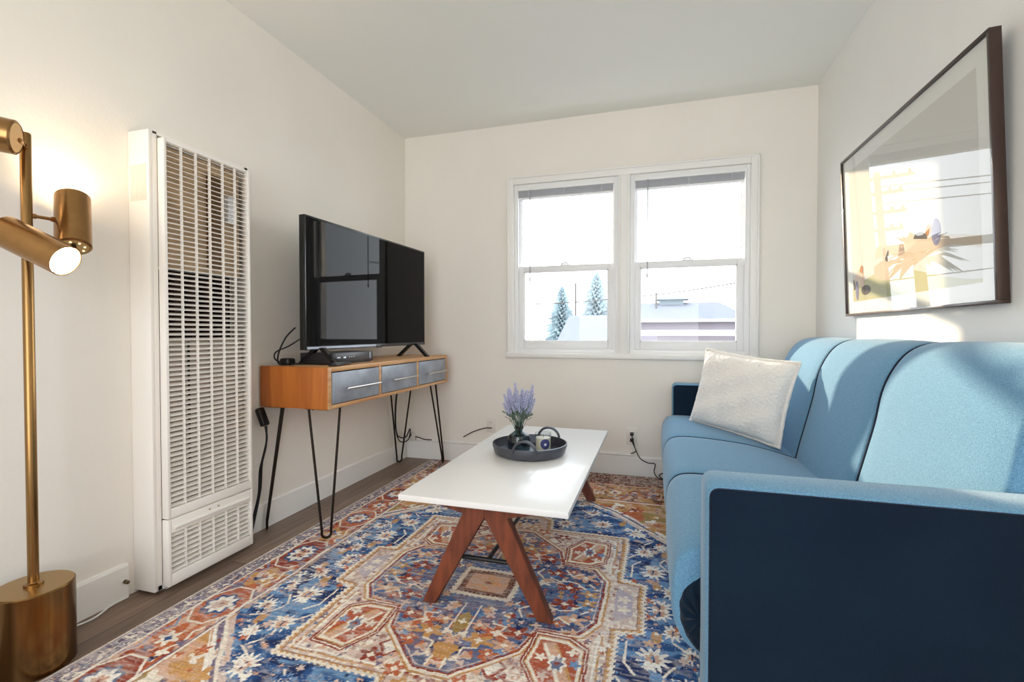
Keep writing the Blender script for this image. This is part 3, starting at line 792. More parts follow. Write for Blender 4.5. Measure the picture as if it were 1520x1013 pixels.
def sofa():
    t = thing('sofa', 'long blue fabric three-section sofa with navy-sided arms along the right wall', 'sofa', (.5, 2.15, .006))
    YA, Y0, Y1, YZ = 1.07, 1.195, 3.095, 3.215
    ym = [Y0, 1.83, 2.465, Y1]
    seat = [Vector(p) for p in smooth_closed([(.044, .30), (.046, .377), (.062, .42), (.10, .444), (.19, .448), (.33, .438), (.46, .420), (.62, .378), (.66, .36), (.66, .18), (.40, .172), (.175, .172), (.085, .20), (.052, .25)])]
    back = [Vector(p) for p in smooth_closed([(.612, .345), (.622, .38), (.637, .45), (.664, .56), (.688, .66), (.706, .76), (.732, .83), (.768, .885), (.81, .914), (.86, .924), (.895, .912), (.905, .87), (.905, .60), (.905, .40), (.84, .30), (.70, .29), (.63, .31)])]
    V2 = lambda L: [Vector(p) for p in L]
    for i in range(3):
        c = cushion('seat_cushion', V2(seat), ym[i] + .0015, ym[i + 1] - .0015, .018, M_blue, t)
        b = cushion('backrest_cushion', V2(back), ym[i] + .0015, ym[i + 1] - .0015, .02, M_blue, t, .008)
    for i in (1, 2):
        for prof, nm in ((seat, 'seat_piping'), (back, 'backrest_piping')):
            pr = [Vector(p) for p in prof]
            area = sum(pr[k - 1].x * pr[k].y - pr[k].x * pr[k - 1].y for k in range(len(pr)))
            if area < 0: pr = pr[::-1]
            q = offset_ring(pr, .0035); bm = B(); q = q + [q[0]]
            tube(bm, [(p.x, ym[i], p.y) for p in q], .0042, 8)
            o = obj(nm, bm, M_pipe, t); o['label'] = 'dark navy piping'
    # gathered dark end of the near seat cushion
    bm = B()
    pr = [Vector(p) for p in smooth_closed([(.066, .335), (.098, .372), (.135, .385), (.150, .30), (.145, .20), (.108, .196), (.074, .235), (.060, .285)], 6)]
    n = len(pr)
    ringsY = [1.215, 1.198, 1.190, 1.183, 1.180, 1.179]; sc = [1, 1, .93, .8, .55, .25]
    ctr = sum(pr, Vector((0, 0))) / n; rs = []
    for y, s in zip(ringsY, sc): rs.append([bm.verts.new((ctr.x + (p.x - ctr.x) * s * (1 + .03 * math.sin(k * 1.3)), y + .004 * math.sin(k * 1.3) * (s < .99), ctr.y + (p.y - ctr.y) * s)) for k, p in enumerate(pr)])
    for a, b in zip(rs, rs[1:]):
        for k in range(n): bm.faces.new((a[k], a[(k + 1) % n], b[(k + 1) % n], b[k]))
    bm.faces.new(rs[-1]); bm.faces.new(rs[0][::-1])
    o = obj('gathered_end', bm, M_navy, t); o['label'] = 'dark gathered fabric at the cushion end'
    # base
    bm = B(); box(bm, .125, .89, Y0, Y1, .03, .172, .006); obj('base_frame', bm, M_blue, t)
    bm = B()
    for x in (.17, .84):
        for y in (YA + .06, YZ - .06): box(bm, x - .025, x + .025, y - .025, y + .025, .0075, .035, .003)
    obj('foot', bm, M_black, t, split=True)
    # arms: a light wrap around the edge with dark side panels
    for ya, yb in ((YA, Y0), (Y1, YZ)):
        bm = B(); prof = round_poly([(.105, .638), (.885, .638), (.885, .03), (.105, .03)], [.03, .02, .01, .01], 8)
        n = len(prof); er = .012; seq = [(ya, er), (ya + .004, .004), (ya + er, 0), (yb - er, 0), (yb - .004, .004), (yb, er)]
        p2 = [Vector(p) for p in prof]
        area = sum(p2[k - 1].x * p2[k].y - p2[k].x * p2[k - 1].y for k in range(n))
        if area < 0: p2 = p2[::-1]
        rs = [[bm.verts.new((p.x, y, p.y)) for p in offset_ring(p2, d)] for y, d in seq]
        for a, b in zip(rs, rs[1:]):
            for k in range(n): bm.faces.new((a[k], a[(k + 1) % n], b[(k + 1) % n], b[k]))
        bm.faces.new(rs[0]); bm.faces.new(rs[-1][::-1])
        arm = obj('armrest', bm, M_blue, t)
        inner = [Vector(p) for p in offset_ring(p2, .008)]
        for y, dy in ((ya, -.0015), (yb, .0015)):
            if y == Y0 or y == YZ: pass
            bm = B(); A = [bm.verts.new((p.x, y, p.y)) for p in inner]; Bv = [bm.verts.new((p.x, y + dy, p.y)) for p in offset_ring(inner, .002)]
            for k in range(n): bm.faces.new((A[k], A[(k + 1) % n], Bv[(k + 1) % n], Bv[k]))
            bm.faces.new(A); bm.faces.new(Bv[::-1])
            o = obj('side_panel', bm, M_navy, arm); o['label'] = 'dark navy side panel'
            bm = B(); q = offset_ring(p2, .0075); tube(bm, [(p.x, y + dy * .6, p.y) for p in q + [q[0]]], .0016, 6)
            obj('seam_piping', bm, M_pipe, arm)
sofa()

# pillow
def pillow():
    t = thing('throw_pillow', 'square cream plush pillow leaning in the far corner of the blue sofa', 'pillow', (.42, 2.76, .44))
    BL, BR, TL, TR = Vector((.195, 2.90, .447)), Vector((.565, 2.50, .412)), Vector((.283, 2.885, .862)), Vector((.653, 2.52, .812))
    n = 28; bm = B(); fr = {}; bk = {}
    nrm = (BR - BL).cross(TL - BL).normalized()
    if nrm.y > 0: nrm = -nrm
    for i in range(n + 1):
        for j in range(n + 1):
            u, v = i / n, j / n; a, b = 2 * u - 1, 2 * v - 1
            # pinch edges inward between corners
            pin = .028
            uu = u + pin * a * (b * b - 1) * -1 * -1; vv = v + pin * b * (a * a - 1) * -1 * -1
            p = (BL * (1 - uu) + BR * uu) * (1 - vv) + (TL * (1 - uu) + TR * uu) * vv
            f = max(0, (1 - a ** 4) * (1 - b ** 4)) ** .55
            w = .004 * (math.sin(u * 23 + v * 7) + math.sin(v * 19 - u * 11)) * f
            w += .006 * math.sin(14 * v + 3 * u) * max(0, abs(a) - .6) + .006 * math.sin(16 * u) * max(0, .6 - v) * 0
            fr[i, j] = bm.verts.new(p + nrm * (.078 * f + w))
            bk[i, j] = fr[i, j] if (i in (0, n) or j in (0, n)) else bm.verts.new(p - nrm * (.075 * f))
    for i in range(n):
        for j in range(n):
            bm.faces.new((fr[i, j], fr[i + 1, j], fr[i + 1, j + 1], fr[i, j + 1]))
            bm.faces.new((bk[i, j], bk[i, j + 1], bk[i + 1, j + 1], bk[i + 1, j]))
    o = obj('pillow_cover', bm, M_cream, t, ang=180)
    md = o.modifiers.new('sub', 'SUBSURF'); md.levels = 2; md.render_levels = 2
    tx = bpy.data.textures.new('plush', 'CLOUDS'); tx.noise_scale = .012
    d = o.modifiers.new('plush', 'DISPLACE'); d.texture = tx; d.strength = .005; d.mid_level = .5
    # plush lip along the edge seam
    bm = B(); k = [fr for fr in ()]
    def edgept(u, v):
        a, b = 2 * u - 1, 2 * v - 1; uu = u + .028 * a * (b * b - 1); vv = v + .028 * b * (a * a - 1)
        return (BL * (1 - uu) + BR * uu) * (1 - vv) + (TL * (1 - uu) + TR * uu) * vv
    pts = [edgept(i / 20, 0) for i in range(20)] + [edgept(1, i / 20) for i in range(20)] + [edgept(1 - i / 20, 1) for i in range(20)] + [edgept(0, 1 - i / 20) for i in range(21)]
    tube(bm, pts, .008, 10)
    o2 = obj('edge_seam', bm, M_cream, t)
    d2 = o2.modifiers.new('plush', 'DISPLACE'); d2.texture = tx; d2.strength = .006
pillow()

# ------------------------------------------------------------------ PICTURE
def picture():
    # local frame: u along -Y.. (near to far), v up, w out from the wall
    P0 = Vector((.893, 1.623, 1.035)); U = Vector((0, 1, 0)); V = Vector((-.031, 0, .749)).normalized(); Wn = U.cross(V).normalized()
    if Wn.x > 0: Wn = -Wn
    W_, H_ = 1.081, .750
    M = Matrix((( U.x, V.x, Wn.x, P0.x), (U.y, V.y, Wn.y, P0.y), (U.z, V.z, Wn.z, P0.z), (0, 0, 0, 1)))
    t = thing('framed_picture', 'large landscape print in a thin dark frame on the wall above the sofa', 'picture', (.905, 2.16, 1.035))
    fw, dp = .011, .029
    bm = B()
    for a, b, c, d in [(0, W_, 0, fw), (0, W_, H_ - fw, H_), (0, fw, fw, H_ - fw), (W_ - fw, W_, fw, H_ - fw)]:
        box(bm, a, b, c, d, -dp, 0, .0012, M=M)
    obj('frame', bm, M_frame, t)
    bm = B(); box(bm, fw, W_ - fw, fw, H_ - fw, -.016, -.010, M=M); obj('mat_board', bm, M_mat, t, smooth=False)
    aw, ah = .10, .075
    def art(nm, polys, m, z, par):
        bm = B()
        for poly in polys:
            vs = [bm.verts.new(M @ Vector((p[0], p[1], z))) for p in poly]; bm.faces.new(vs)
        return obj(nm, bm, m, par, smooth=False)
    x0, x1, z0, z1 = .075, W_ - .075, .065, H_ - .07
    pr = art('art_print', [[(x0, z0), (x1, z0), (x1, z1), (x0, z1)]], mat('print_sky', (214, 208, 200), .9), -.0096, t)
    def ell(cx, cy, rx, ry, a0=0, a1=360, rot=0):
        out = []
        for k in range(25):
            a = math.radians(a0 + (a1 - a0) * k / 24); x, y = rx * math.cos(a), ry * math.sin(a); r = math.radians(rot)
            out.append((min(max(cx + x * math.cos(r) - y * math.sin(r), x0), x1), max(z0, cy + x * math.sin(r) + y * math.cos(r))))
        return out
    # u: 0 = near end, W_ = far end
    def hill(seq): return [(x0 if False else p[0], p[1]) for p in seq] + [(seq[-1][0], z0), (seq[0][0], z0)]
    art('art_shape', [[(x0, z0), (x1, z0), (x1, z0 + .045)] + [(x1 - (x1 - x0) * k / 16, z0 + .06 + .05 * math.sin(k * .28)) for k in range(17)]], mat('print_olive', (186, 180, 140), .9), -.0094, pr)
    art('art_shape', [[(x0, z0 + .18), (x0, z0 + .07)] + [(x0 + (x1 - x0) * .75 * k / 12, z0 + .10 + .035 * math.sin(k * .5)) for k in range(13)] + [(x0 + (x1 - x0) * (.75 - .75 * k / 12), z0 + .135 + .05 * math.sin(k * .26)) for k in range(13)]], mat('print_sand', (202, 180, 156), .9), -.0092, pr)
    art('art_shape', [ell(.60, z0 + .15, .09, .085, 0, 180), ell(.49, z0 + .16, .07, .06, 0, 180, -15), ell(.93, z0 + .07, .055, .075, 0, 180, 10), ell(.71, z0 + .165, .05, .05, 0, 180)], mat('print_peach', (222, 196, 176), .9), -.0090, pr)
    art('art_shape', [ell(.40, z0 + .185, .045, .025, 0, 180, 10), ell(.98, z0 + .055, .012, .05, 0, 180, -12), ell(.66, z0 + .145, .012, .045, 0, 180, 30), ell(.86, z0 + .045, .05, .022)], mat('print_charcoal', (88, 78, 76), .9), -.0088, pr)
    art('art_shape', [ell(.30, z0 + .19, .028, .045), ell(.955, z0 + .05, .018, .045)], mat('print_violet', (120, 118, 148), .9), -.0087, pr)
    art('art_shape', [ell(.905, z0 + .125, .02, .035, 0, 180, 20), ell(.345, z0 + .205, .02, .02)], mat('print_ochre', (184, 128, 84), .9), -.0086, pr)
    bm = B(); box(bm, fw, W_ - fw, fw, H_ - fw, -.006, -.0035, M=M); obj('glazing', bm, M_artglass, t, smooth=False)
    bm = B(); box(bm, fw, W_ - fw, fw, H_ - fw, -dp + .001, -.0165, M=M); obj('backing_board', bm, M_frame, t, smooth=False)
picture()

# ------------------------------------------------------------------ OUTLETS AND CABLES
def outlet(x, z, label, plug=True):
    t = thing('wall_outlet', label, 'outlet', (x, YB, z))
    bm = B(); box(bm, x - .035, x + .035, YB - .006, YB, z - .057, z + .057, .003); obj('cover_plate', bm, M_plate, t)
    bm = B()
    for dz in (-.02, .02):
        box(bm, x - .016, x + .016, YB - .0085, YB - .005, z + dz - .014, z + dz + .014, .002)
    obj('socket', bm, M_plate, t, split=True)
    bm = B()
    for dz in (-.02, .02):
        for dx in (-.006, .006): box(bm, x + dx - .001, x + dx + .001, YB - .009, YB - .0083, z + dz - .004, z + dz + .005)
    obj('slot', bm, M_dark, t, smooth=False)
outlet(-.143, .262, 'white double outlet with black plugs on the wall beside the sofa')
outlet(-1.135, .285, 'white outlet low on the wall beyond the coffee table', False)
for z, lab, pts in ((.282, 'upper black plug and cord in the outlet beside the sofa', [(-.145, YB - .03, .278), (-.135, YB - .04, .245), (-.125, YB - .03, .20), (-.118, YB - .02, .168), (-.15, YB - .02, .150)]),
                    (.242, 'lower black plug and cord trailing to the floor beside the sofa', [(-.143, YB - .03, .238), (-.12, YB - .04, .19), (-.09, YB - .04, .13), (-.04, YB - .05, .105), (.005, YB - .05, .100), (.0, YB - .06, .05), (.03, YB - .07, .015), (.10, YB - .09, .012), (.07, YB - .05, .045), (.03, YB - .06, .03), (.08, YB - .10, .012), (.16, YB - .12, .012)])):
    t = thing('power_plug', lab, 'plug', (-.143, YB - .02, z))
    bm = B(); box(bm, -.155, -.131, YB - .034, YB - .0087, z - .011, z + .011, .004); obj('plug_body', bm, M_black, t)
    bm = B(); tube(bm, pts, .0032, 8, 7); obj('cord', bm, M_blackc, t)
cable('loose_cable', [(-1.130, YB - .012, .262), (-1.18, YB - .03, .262), (-1.26, YB - .05, .235), (-1.33, YB - .06, .195)], .004, 'short brown cable end sticking out from the wall beyond the coffee table', mat('brown_cable', (70, 52, 44), .5))
t = thing('cable_junction', 'small white cable junction box on the conduit behind the console', 'junction box', (-1.77, YB - .02, .13))
bm = B(); box(bm, -1.80, -1.735, YB - .040, YB - .017, .135, .185, .004); obj('box_body', bm, M_plate, t)
bm = B(); tube(bm, [(-1.735, YB - .03, .165), (-1.70, YB - .035, .162), (-1.66, YB - .03, .150), (-1.60, YB - .03, .150)], .004, 8, 5); obj('lead', bm, M_hair, t)
cable('hanging_cable', [(-1.70, 2.93, .594), (-1.715, 2.93, .50), (-1.73, 2.94, .36), (-1.74, 2.98, .23), (-1.72, 3.06, .20), (-1.74, 3.16, .24), (-1.77, 3.215, .165)], .0045, 'black cable looping down from the far end of the console to the junction box')
cable('hanging_cable', [(-1.72, 2.965, .594), (-1.735, 2.95, .48), (-1.745, 2.96, .30), (-1.735, 3.0, .185), (-1.71, 3.07, .175), (-1.73, 3.15, .21), (-1.76, 3.212, .178)], .004, 'thin inner black cable beside the looping one under the far end of the console')
t = thing('power_adapter', 'black power adapter hanging under the near end of the console', 'adapter', (-1.79, 1.85, .53))
Ma = Matrix.Translation((-1.783, 1.818, .555)) @ Matrix.Rotation(math.radians(-24), 4, 'Y')
bm = B(); box(bm, -.014, .014, -.020, .020, -.045, .045, .008, 3, M=Ma); obj('adapter_body', bm, M_black, t)
bm = B(); tube(bm, [(-1.765, 1.818, .512), (-1.755, 1.815, .45), (-1.775, 1.81, .36), (-1.788, 1.805, .30), (-1.790, 1.80, .20), (-1.802, 1.79, .12), (-1.800, 1.76, .04), (-1.79, 1.74, .006)], .0045, 8, 7)
tube(bm, [(-1.762, 1.822, .512), (-1.762, 1.818, .42), (-1.785, 1.816, .33), (-1.788, 1.81, .22), (-1.790, 1.79, .13), (-1.785, 1.76, .05), (-1.775, 1.74, .006)], .004, 8, 7)
obj('cord', bm, M_blackc, t)
cable('tv_cable', [(-1.66, 1.90, .98), (-1.70, 1.88, .93), (-1.735, 1.87, .85), (-1.745, 1.89, .802), (-1.70, 1.93, .800)], .004, 'black cable curling behind the near corner of the television')
cable('tv_cable', [(-1.64, 1.92, .93), (-1.70, 1.90, .89), (-1.755, 1.875, .86), (-1.765, 1.89, .82), (-1.72, 1.95, .801), (-1.66, 2.0, .801)], .0035, 'thinner black cable in the tangle behind the near corner of the television')
bm = B(); box(bm, -1.76, -1.705, 1.90, 1.955, .7955, .83, .01, 3)
tag(obj('cable_adapter', bm, M_black), 'small black block among the cables behind the television', 'adapter')

# ------------------------------------------------------------------ RUG
def rug():
    RX0, RX1, RY0, RY1 = -1.60, .40, .14, 3.235
    cx, cy = -.60, 1.6875
    st = .003
    nx = int((RX1 - RX0) / st) + 1; ny = int((RY1 - RY0) / st) + 1
    xs = np.linspace(RX0, RX1, nx); ys = np.linspace(RY0, RY1, ny)
    Xg, Yg = np.meshgrid(xs, ys); rng = np.random.default_rng(5)
    def vnoise(fx, fy, seed):
        r = np.random.default_rng(seed); gx = int((RX1 - RX0) * fx) + 3; gy = int((RY1 - RY0) * fy) + 3
        g = r.random((gy, gx)); x = (Xg - RX0) * fx; y = (Yg - RY0) * fy
        ix = x.astype(int); iy = y.astype(int); tx = x - ix; ty = y - iy
        tx = tx * tx * (3 - 2 * tx); ty = ty * ty * (3 - 2 * ty)
        return (g[iy, ix] * (1 - tx) + g[iy, ix + 1] * tx) * (1 - ty) + (g[iy + 1, ix] * (1 - tx) + g[iy + 1, ix + 1] * tx) * ty
    # slight hand-woven wobble
    wob = .006 * (vnoise(12, 12, 1) - .5) + .003 * (vnoise(50, 50, 2) - .5); wob2 = .006 * (vnoise(12, 12, 3) - .5) + .003 * (vnoise(50, 50, 4) - .5)
    U = np.abs(Xg - cx + wob); V = np.abs(Yg - cy + wob2)
    col = np.zeros((ny, nx, 3))
    def L(*c): return np.array(lin(c))
    blue, lblue, navy, gblue = L(30, 82, 140), L(98, 144, 190), L(24, 48, 98), L(104, 116, 146)
    orange, rust, gold, cream = L(196, 98, 44), L(152, 58, 34), L(204, 148, 76), L(236, 224, 206)
    peach, pink, brown, purp = L(214, 166, 134), L(216, 190, 176), L(98, 56, 44), L(118, 104, 128)
    olive, white = L(168, 136, 66), L(240, 232, 220)
    def put(mask, c, a=1.0):
        col[mask] = col[mask] * (1 - a) + c * a
    def mixc(w, a, b): return a * (1 - w[..., None]) + b * w[..., None]
    def ramp(n, cs):
        n = np.clip((n - n.min()) / (n.max() - n.min()), 0, .9999) * (len(cs) - 1); i = n.astype(int); f = n - i
        f = np.clip((f - .3) / .4, 0, 1); A = np.array(cs); return A[i] * (1 - f[..., None]) + A[np.minimum(i + 1, len(cs) - 1)] * f[..., None]
    def inpoly(u, v, poly):
        ins = np.zeros(u.shape, bool); n = len(poly)
        for i in range(n):
            x1, y1 = poly[i]; x2, y2 = poly[(i + 1) % n]
            if y1 == y2: continue
            c = ((y1 > v) != (y2 > v)) & (u < (x2 - x1) * (v - y1) / (y2 - y1) + x1); ins ^= c
        return ins
    def dseg(u, v, a, b):
        ax, ay = a; bx, by = b; dx, dy = bx - ax, by - ay; l = dx * dx + dy * dy + 1e-12
        t = np.clip(((u - ax) * dx + (v - ay) * dy) / l, 0, 1); return np.hypot(u - ax - t * dx, v - ay - t * dy)
    def win(pts, pad):
        """row/col windows (4 mirror images) around folded points"""
        us = [p[0] for p in pts]; vs = [p[1] for p in pts]
        u0, u1, v0, v1 = min(us) - pad, max(us) + pad, min(vs) - pad, max(vs) + pad
        out = []
        def rg(lo, hi, c, base, n):
            r = []
            for s in (1, -1):
                a, b = (c + lo, c + hi) if s == 1 else (c - hi, c - lo)
                i0 = max(0, int((a - base) / st) - 2); i1 = min(n, int((b - base) / st) + 3)
                if i1 > i0: r.append((i0, i1))
            return r
        for c0, c1 in rg(u0, u1, cx, RX0, nx):
            for r0, r1 in rg(v0, v1, cy, RY0, ny): out.append((slice(r0, r1), slice(c0, c1)))
        return out
    def poly(p, c, a=1.0, clip=None):
        for s in win(p, .01):
            m = inpoly(U[s], V[s], p)
            if clip is not None: m &= clip[s]
            col[s][m] = col[s][m] * (1 - a) + c * a
    def line(p, c, w, a=1.0, clip=None, serr=0):
        for q1, q2 in zip(p, p[1:]):
            for s in win([q1, q2], .02 + w):
                u, v = U[s], V[s]; d = dseg(u, v, q1, q2); ww = w
                if serr: ww = w + serr * (np.sin((u + v) * 2 * PI / .022) > 0)
                m = d < ww
                if clip is not None: m &= clip[s]
                col[s][m] = col[s][m] * (1 - a) + c * a
    def star(cu, cv, r, k, amp, c, ph=0, sx=1, sy=1, a=1.0, clip=None):
        for s in win([(cu, cv)], r * 1.6 * max(sx, sy)):
            du = (U[s] - cu) / sx; dv = (V[s] - cv) / sy; rr = np.hypot(du, dv); th = np.arctan2(dv, du)
            m = rr < r * (1 + amp * np.cos(k * th + ph))
            if clip is not None: m &= clip[s]
            col[s][m] = col[s][m] * (1 - a) + c * a
    R = random.Random(21)
    # --- ground
    n1 = vnoise(9, 5, 10); n2 = vnoise(26, 30, 11)
    col[:] = ramp(n1 * .65 + n2 * .35, [gold, orange, rust, peach, orange, purp, rust, pink])
    # toward the far end the ground is browner / golden
    far = V > 1.02
    col[far] = ramp(vnoise(8, 22, 12), [gold, olive, orange, peach, gold, brown, rust])[far]
    dark = V > 1.33
    col[dark] = ramp(vnoise(50, 50, 13), [brown, rust, brown, peach, rust, brown])[dark]
    # --- field
    field = inpoly(U, V, [(-.1, -.1), (.755, -.1), (.755, .45), (.39, .86), (.20, 1.0), (-.1, 1.0)])
    fb = ramp(vnoise(5, 9, 14) * .6 + vnoise(14, 34, 15) * .4, [navy, blue, blue, lblue, blue, navy, lblue, blue])
    col[field] = fb[field]
    span = inpoly(U, V, [(.755, .47), (.755, 1.02), (.22, 1.02), (.40, .875)])
    col[span] = ramp(vnoise(10, 14, 16), [gold, orange, olive, peach, gold, orange])[span]
    edge = [(.76, .455), (.39, .862), (.205, 1.0)]
    line(edge, pink, .026); line([(a + .006, b + .006) for a, b in edge], purp, .014); line(edge, cream, .005, serr=.003)
    line([(a + .021, b + .022) for a, b in edge], white, .004, serr=.008)
    line([(.762, 0), (.762, 1.04)], cream, .005); line([(.77, 0), (.77, 1.04)], purp, .003); line([(.748, 0), (.748, .46)], gold, .003)
    line([(.0, 1.035), (.76, 1.035)], cream, .005)
    # --- border motifs
    def vine(pts, c=cream, w=.004): line(pts, c, w)
    for k in range(5):
        v0 = .015 + k * .385
        if v0 > 1.45: break
        oct_ = [(.845 + .082 * math.cos(a), v0 + .115 * math.sin(a)) for a in [PI / 8 + PI / 4 * i for i in range(9)]]
        poly(oct_, [rust, orange, rust, orange, brown][k], .8); line(oct_, cream, .004)
        star(.850, v0, .060, 8, .10, blue if k < 2 else gblue, sx=.9); star(.850, v0, .046, 8, .18, white, sx=.9); star(.850, v0, .022, 6, .2, peach); star(.850, v0, .008, 4, 0, rust)
        v1 = v0 + .1925
        star(.845, v1, .058, 5, .35, [gold, orange, gold, olive, rust][k], .7); star(.845, v1, .030, 6, .3, cream); star(.845, v1, .012, 4, .2, blue)
        vine([(.785, v0 + .12), (.80, v1 - .05), (.785, v1), (.81, v1 + .05), (.79, v1 + .09)])
        vine([(.915, v0 + .10), (.885, v0 + .14), (.915, v1 - .02), (.90, v1 + .05), (.92, v1 + .09)], lblue, .003)
        for j in range(16):
            star(.78 + R.random() * .14, v0 + R.random() * .38, .005 + R.random() * .013, R.choice([3, 4, 5]), .35, R.choice([cream, lblue, gold, purp, orange, navy, pink]), R.random() * 6)
    # far end border
    for k in range(6):
        u0 = k * .19
        oct_ = [(u0 + .075 * math.cos(a), 1.185 + .08 * math.sin(a)) for a in [PI / 8 + PI / 4 * i for i in range(9)]]
        poly(oct_, [gold, orange][k % 2], .6); line(oct_, pink, .0035); star(u0, 1.185, .035, 8, .2, [cream, gblue][k % 2]); star(u0, 1.185, .015, 5, .2, orange)
        vine([(u0 + .07, 1.10), (u0 + .10, 1.13), (u0 + .095, 1.20), (u0 + .12, 1.26)], pink, .0035)
    for j in range(520):
        u, v = R.random() * .92, 1.05 + R.random() * .42
        star(u, v, .004 + R.random() * .012, R.choice([3, 4, 5]), .4, R.choice([cream, gold, peach, rust, brown, purp, pink]), R.random() * 6, a=.85)
    line([(0, 1.32), (.9, 1.32)], pink, .004); line([(0, 1.055), (.76, 1.055)], brown, .003)
    # --- outer guard
    g = (U > .925) | (V > 1.475)
    col[g] = ramp(vnoise(90, 90, 17), [purp, L(150, 140, 150), purp, cream, L(96, 84, 104), purp, peach])[g]
    d2 = V > 1.36; sp = vnoise(120, 120, 18)
    col[d2 & (U <= .925)] = ramp(sp, [brown, brown, L(130, 74, 56), pink, brown])[d2 & (U <= .925)]
    line([(.925, 0), (.925, 1.5)], cream, .004); line([(.99, 0), (.99, 1.56)], L(150, 140, 145), .006); put(U > .992, L(214, 200, 186))
    for k in range(70):
        v0 = k * .022; star(.958, v0, .007, 4, .3, [cream, purp, gblue, pink][k % 4])
    # --- field motifs (blue side strips)
    def palm(u, v, s, c1=white, c2=peach):
        star(u, v, .034 * s, 11, .28, c1, .4, 1, 1.15); star(u, v, .018 * s, 7, .2, c2); line([(u, v - .012 * s), (u, v + .012 * s)], navy, .003)
    for u, v, s in [(.60, .26, 1.2), (.56, .43, 1), (.69, .36, .9), (.66, .12, .9), (.62, .02, 1.0), (.52, .62, 1.1), (.36, .68, 1.2), (.18, .64, 1.1), (.30, .82, 1.0), (.08, .84, 1.2), (.22, .93, .8), (.63, .49, .8), (.71, .22, .8)]:
        palm(u, v, s)
    for u, v in [(.61, .15), (.69, .06), (.65, .42), (.45, .72), (.12, .74)]:
        star(u, v, .024, 2, .1, gold, 0, .6, 1.7, .9)
    vs_ = [[(.52, .20), (.52, .30), (.55, .34)], [(.73, .15), (.69, .20), (.66, .17)], [(.50, .36), (.53, .40), (.60, .40)], [(.66, .28), (.62, .34), (.66, .40), (.70, .42)], [(.56, .51), (.60, .55), (.52, .60)],
           [(.10, .60), (.10, .70), (.16, .72)], [(.40, .60), (.36, .64)], [(.26, .74), (.30, .78), (.24, .84)], [(.0, .58), (.0, .70)], [(.42, .78), (.38, .80)], [(.57, .02), (.60, .06), (.64, .06)], [(.72, .28), (.72, .34)]]
    for p in vs_: line(p, cream, .0038)
    for j in range(150):
        u, v = .50 + R.random() * .25, R.random() * .62
        if v < .16 and u < .58: continue
        star(u, v, .004 + R.random() ** 2 * .013, R.choice([3, 4, 5, 6]), .35, R.choice([white, lblue, lblue, pink, navy, peach, blue, orange, lblue]), R.random() * 6, 1, .8 + R.random() * .5, clip=field)
    for j in range(230):
        u, v = R.random() * .62, .57 + R.random() * .42
        star(u, v, .004 + R.random() ** 2 * .012, R.choice([3, 4, 5, 6]), .35, R.choice([white, lblue, lblue, pink, navy, peach, blue, gblue]), R.random() * 6, clip=field)
    for j in range(90):
        u, v = .3 + R.random() * .46, .55 + R.random() * .48
        star(u, v, .006 + R.random() ** 2 * .022, R.choice([3, 4, 5]), .4, R.choice([cream, rust, peach, gold, orange, purp]), R.random() * 6, clip=span)
    # --- inner panel
    panel = inpoly(U, V, [(-.1, -.1), (.56, -.1), (.56, .145), (.48, .155), (.48, .548), (.12, .548), (.10, .66), (.04, .70), (-.1, .70)])
    col[panel] = ramp(vnoise(12, 12, 19) * .5 + vnoise(60, 60, 20) * .5, [peach, pink, pink, cream, pink, L(196, 160, 146), cream])[panel]
    pe = [(.56, 0), (.56, .145), (.48, .155), (.48, .548), (.12, .548), (.10, .66), (.04, .70), (0, .70)]
    line(pe, gold, .010); line([(a + .008, b + .004) for a, b in pe], cream, .004, serr=.006); line([(a - .012, b - .010) for a, b in pe], L(160, 110, 84), .0022)
    line([(.447, .20), (.447, .52), (.02, .52)], gold, .003); line([(.436, .20), (.436, .510), (.02, .510)], white, .003)
    poly([(.47, -.06), (.53, -.01), (.53, .06), (.47, .11)], L(190, 176, 186)); star(.50, .03, .02, 5, .3, cream)
    for j in range(420):
        u, v = R.random() * .47, R.random() * .53
        star(u, v, .003 + R.random() * .007, R.choice([3, 4, 5]), .4, R.choice([purp, rust, cream, L(170, 120, 110), gblue, white, peach]), R.random() * 6, clip=panel)
    for u, v, c in [(.10, .51, orange), (.20, .475, rust), (.05, .56, gold), (.02, .62, blue), (.12, .44, peach)]:
        star(u, v, .026, 5, .35, c, 1)
        star(u, v, .011, 4, .2, cream)
    poly([(.105, .40), (.16, .46), (.19, .42), (.16, .385)], white); line([(.10, .40), (.165, .47), (.20, .42), (.16, .38), (.10, .40)], rust, .004)
    # --- medallion
    med = [(-.1, .487), (.055, .487), (.215, .335), (.248, .222), (.375, .215), (.422, .135), (.425, -.1), (-.1, -.1)]
    mm = inpoly(U, V, med)
    mb = ramp(vnoise(5, 12, 22) * .55 + vnoise(10, 60, 23) * .45, [gblue, L(84, 98, 132), L(120, 130, 160), purp, L(66, 104, 158), gblue, lblue, L(92, 92, 118)])
    col[mm] = mb[mm]
    rt = mm & (Xg > cx + .12) & (V < .22); col[rt] = (fb * .6 + mb * .4)[rt]
    mo = [(0, .487), (.055, .487), (.215, .335), (.248, .222), (.375, .215), (.422, .135), (.425, 0)]
    line([(a * 1.028, b * 1.028) for a, b in mo], gold, .010); line([(a * 1.02, b * 1.02) for a, b in mo], cream, .006); line(mo, rust, .0042); line([(a * .975, b * .975) for a, b in mo], pink, .0022)
    for j in range(330):
        u, v = R.random() * .41, R.random() * .47
        star(u, v, .004 + R.random() ** 2 * .013, R.choice([3, 4, 5]), .4, R.choice([cream, pink, rust, lblue, navy, gold, peach, orange, purp]), R.random() * 6, clip=mm)
    # leaves and urn in the lobes
    star(0, .395, .045, 5, .18, gold, PI / 2, .8, 1.1); star(0, .345, .022, 6, .3, peach); star(0, .44, .012, 3, .3, orange)
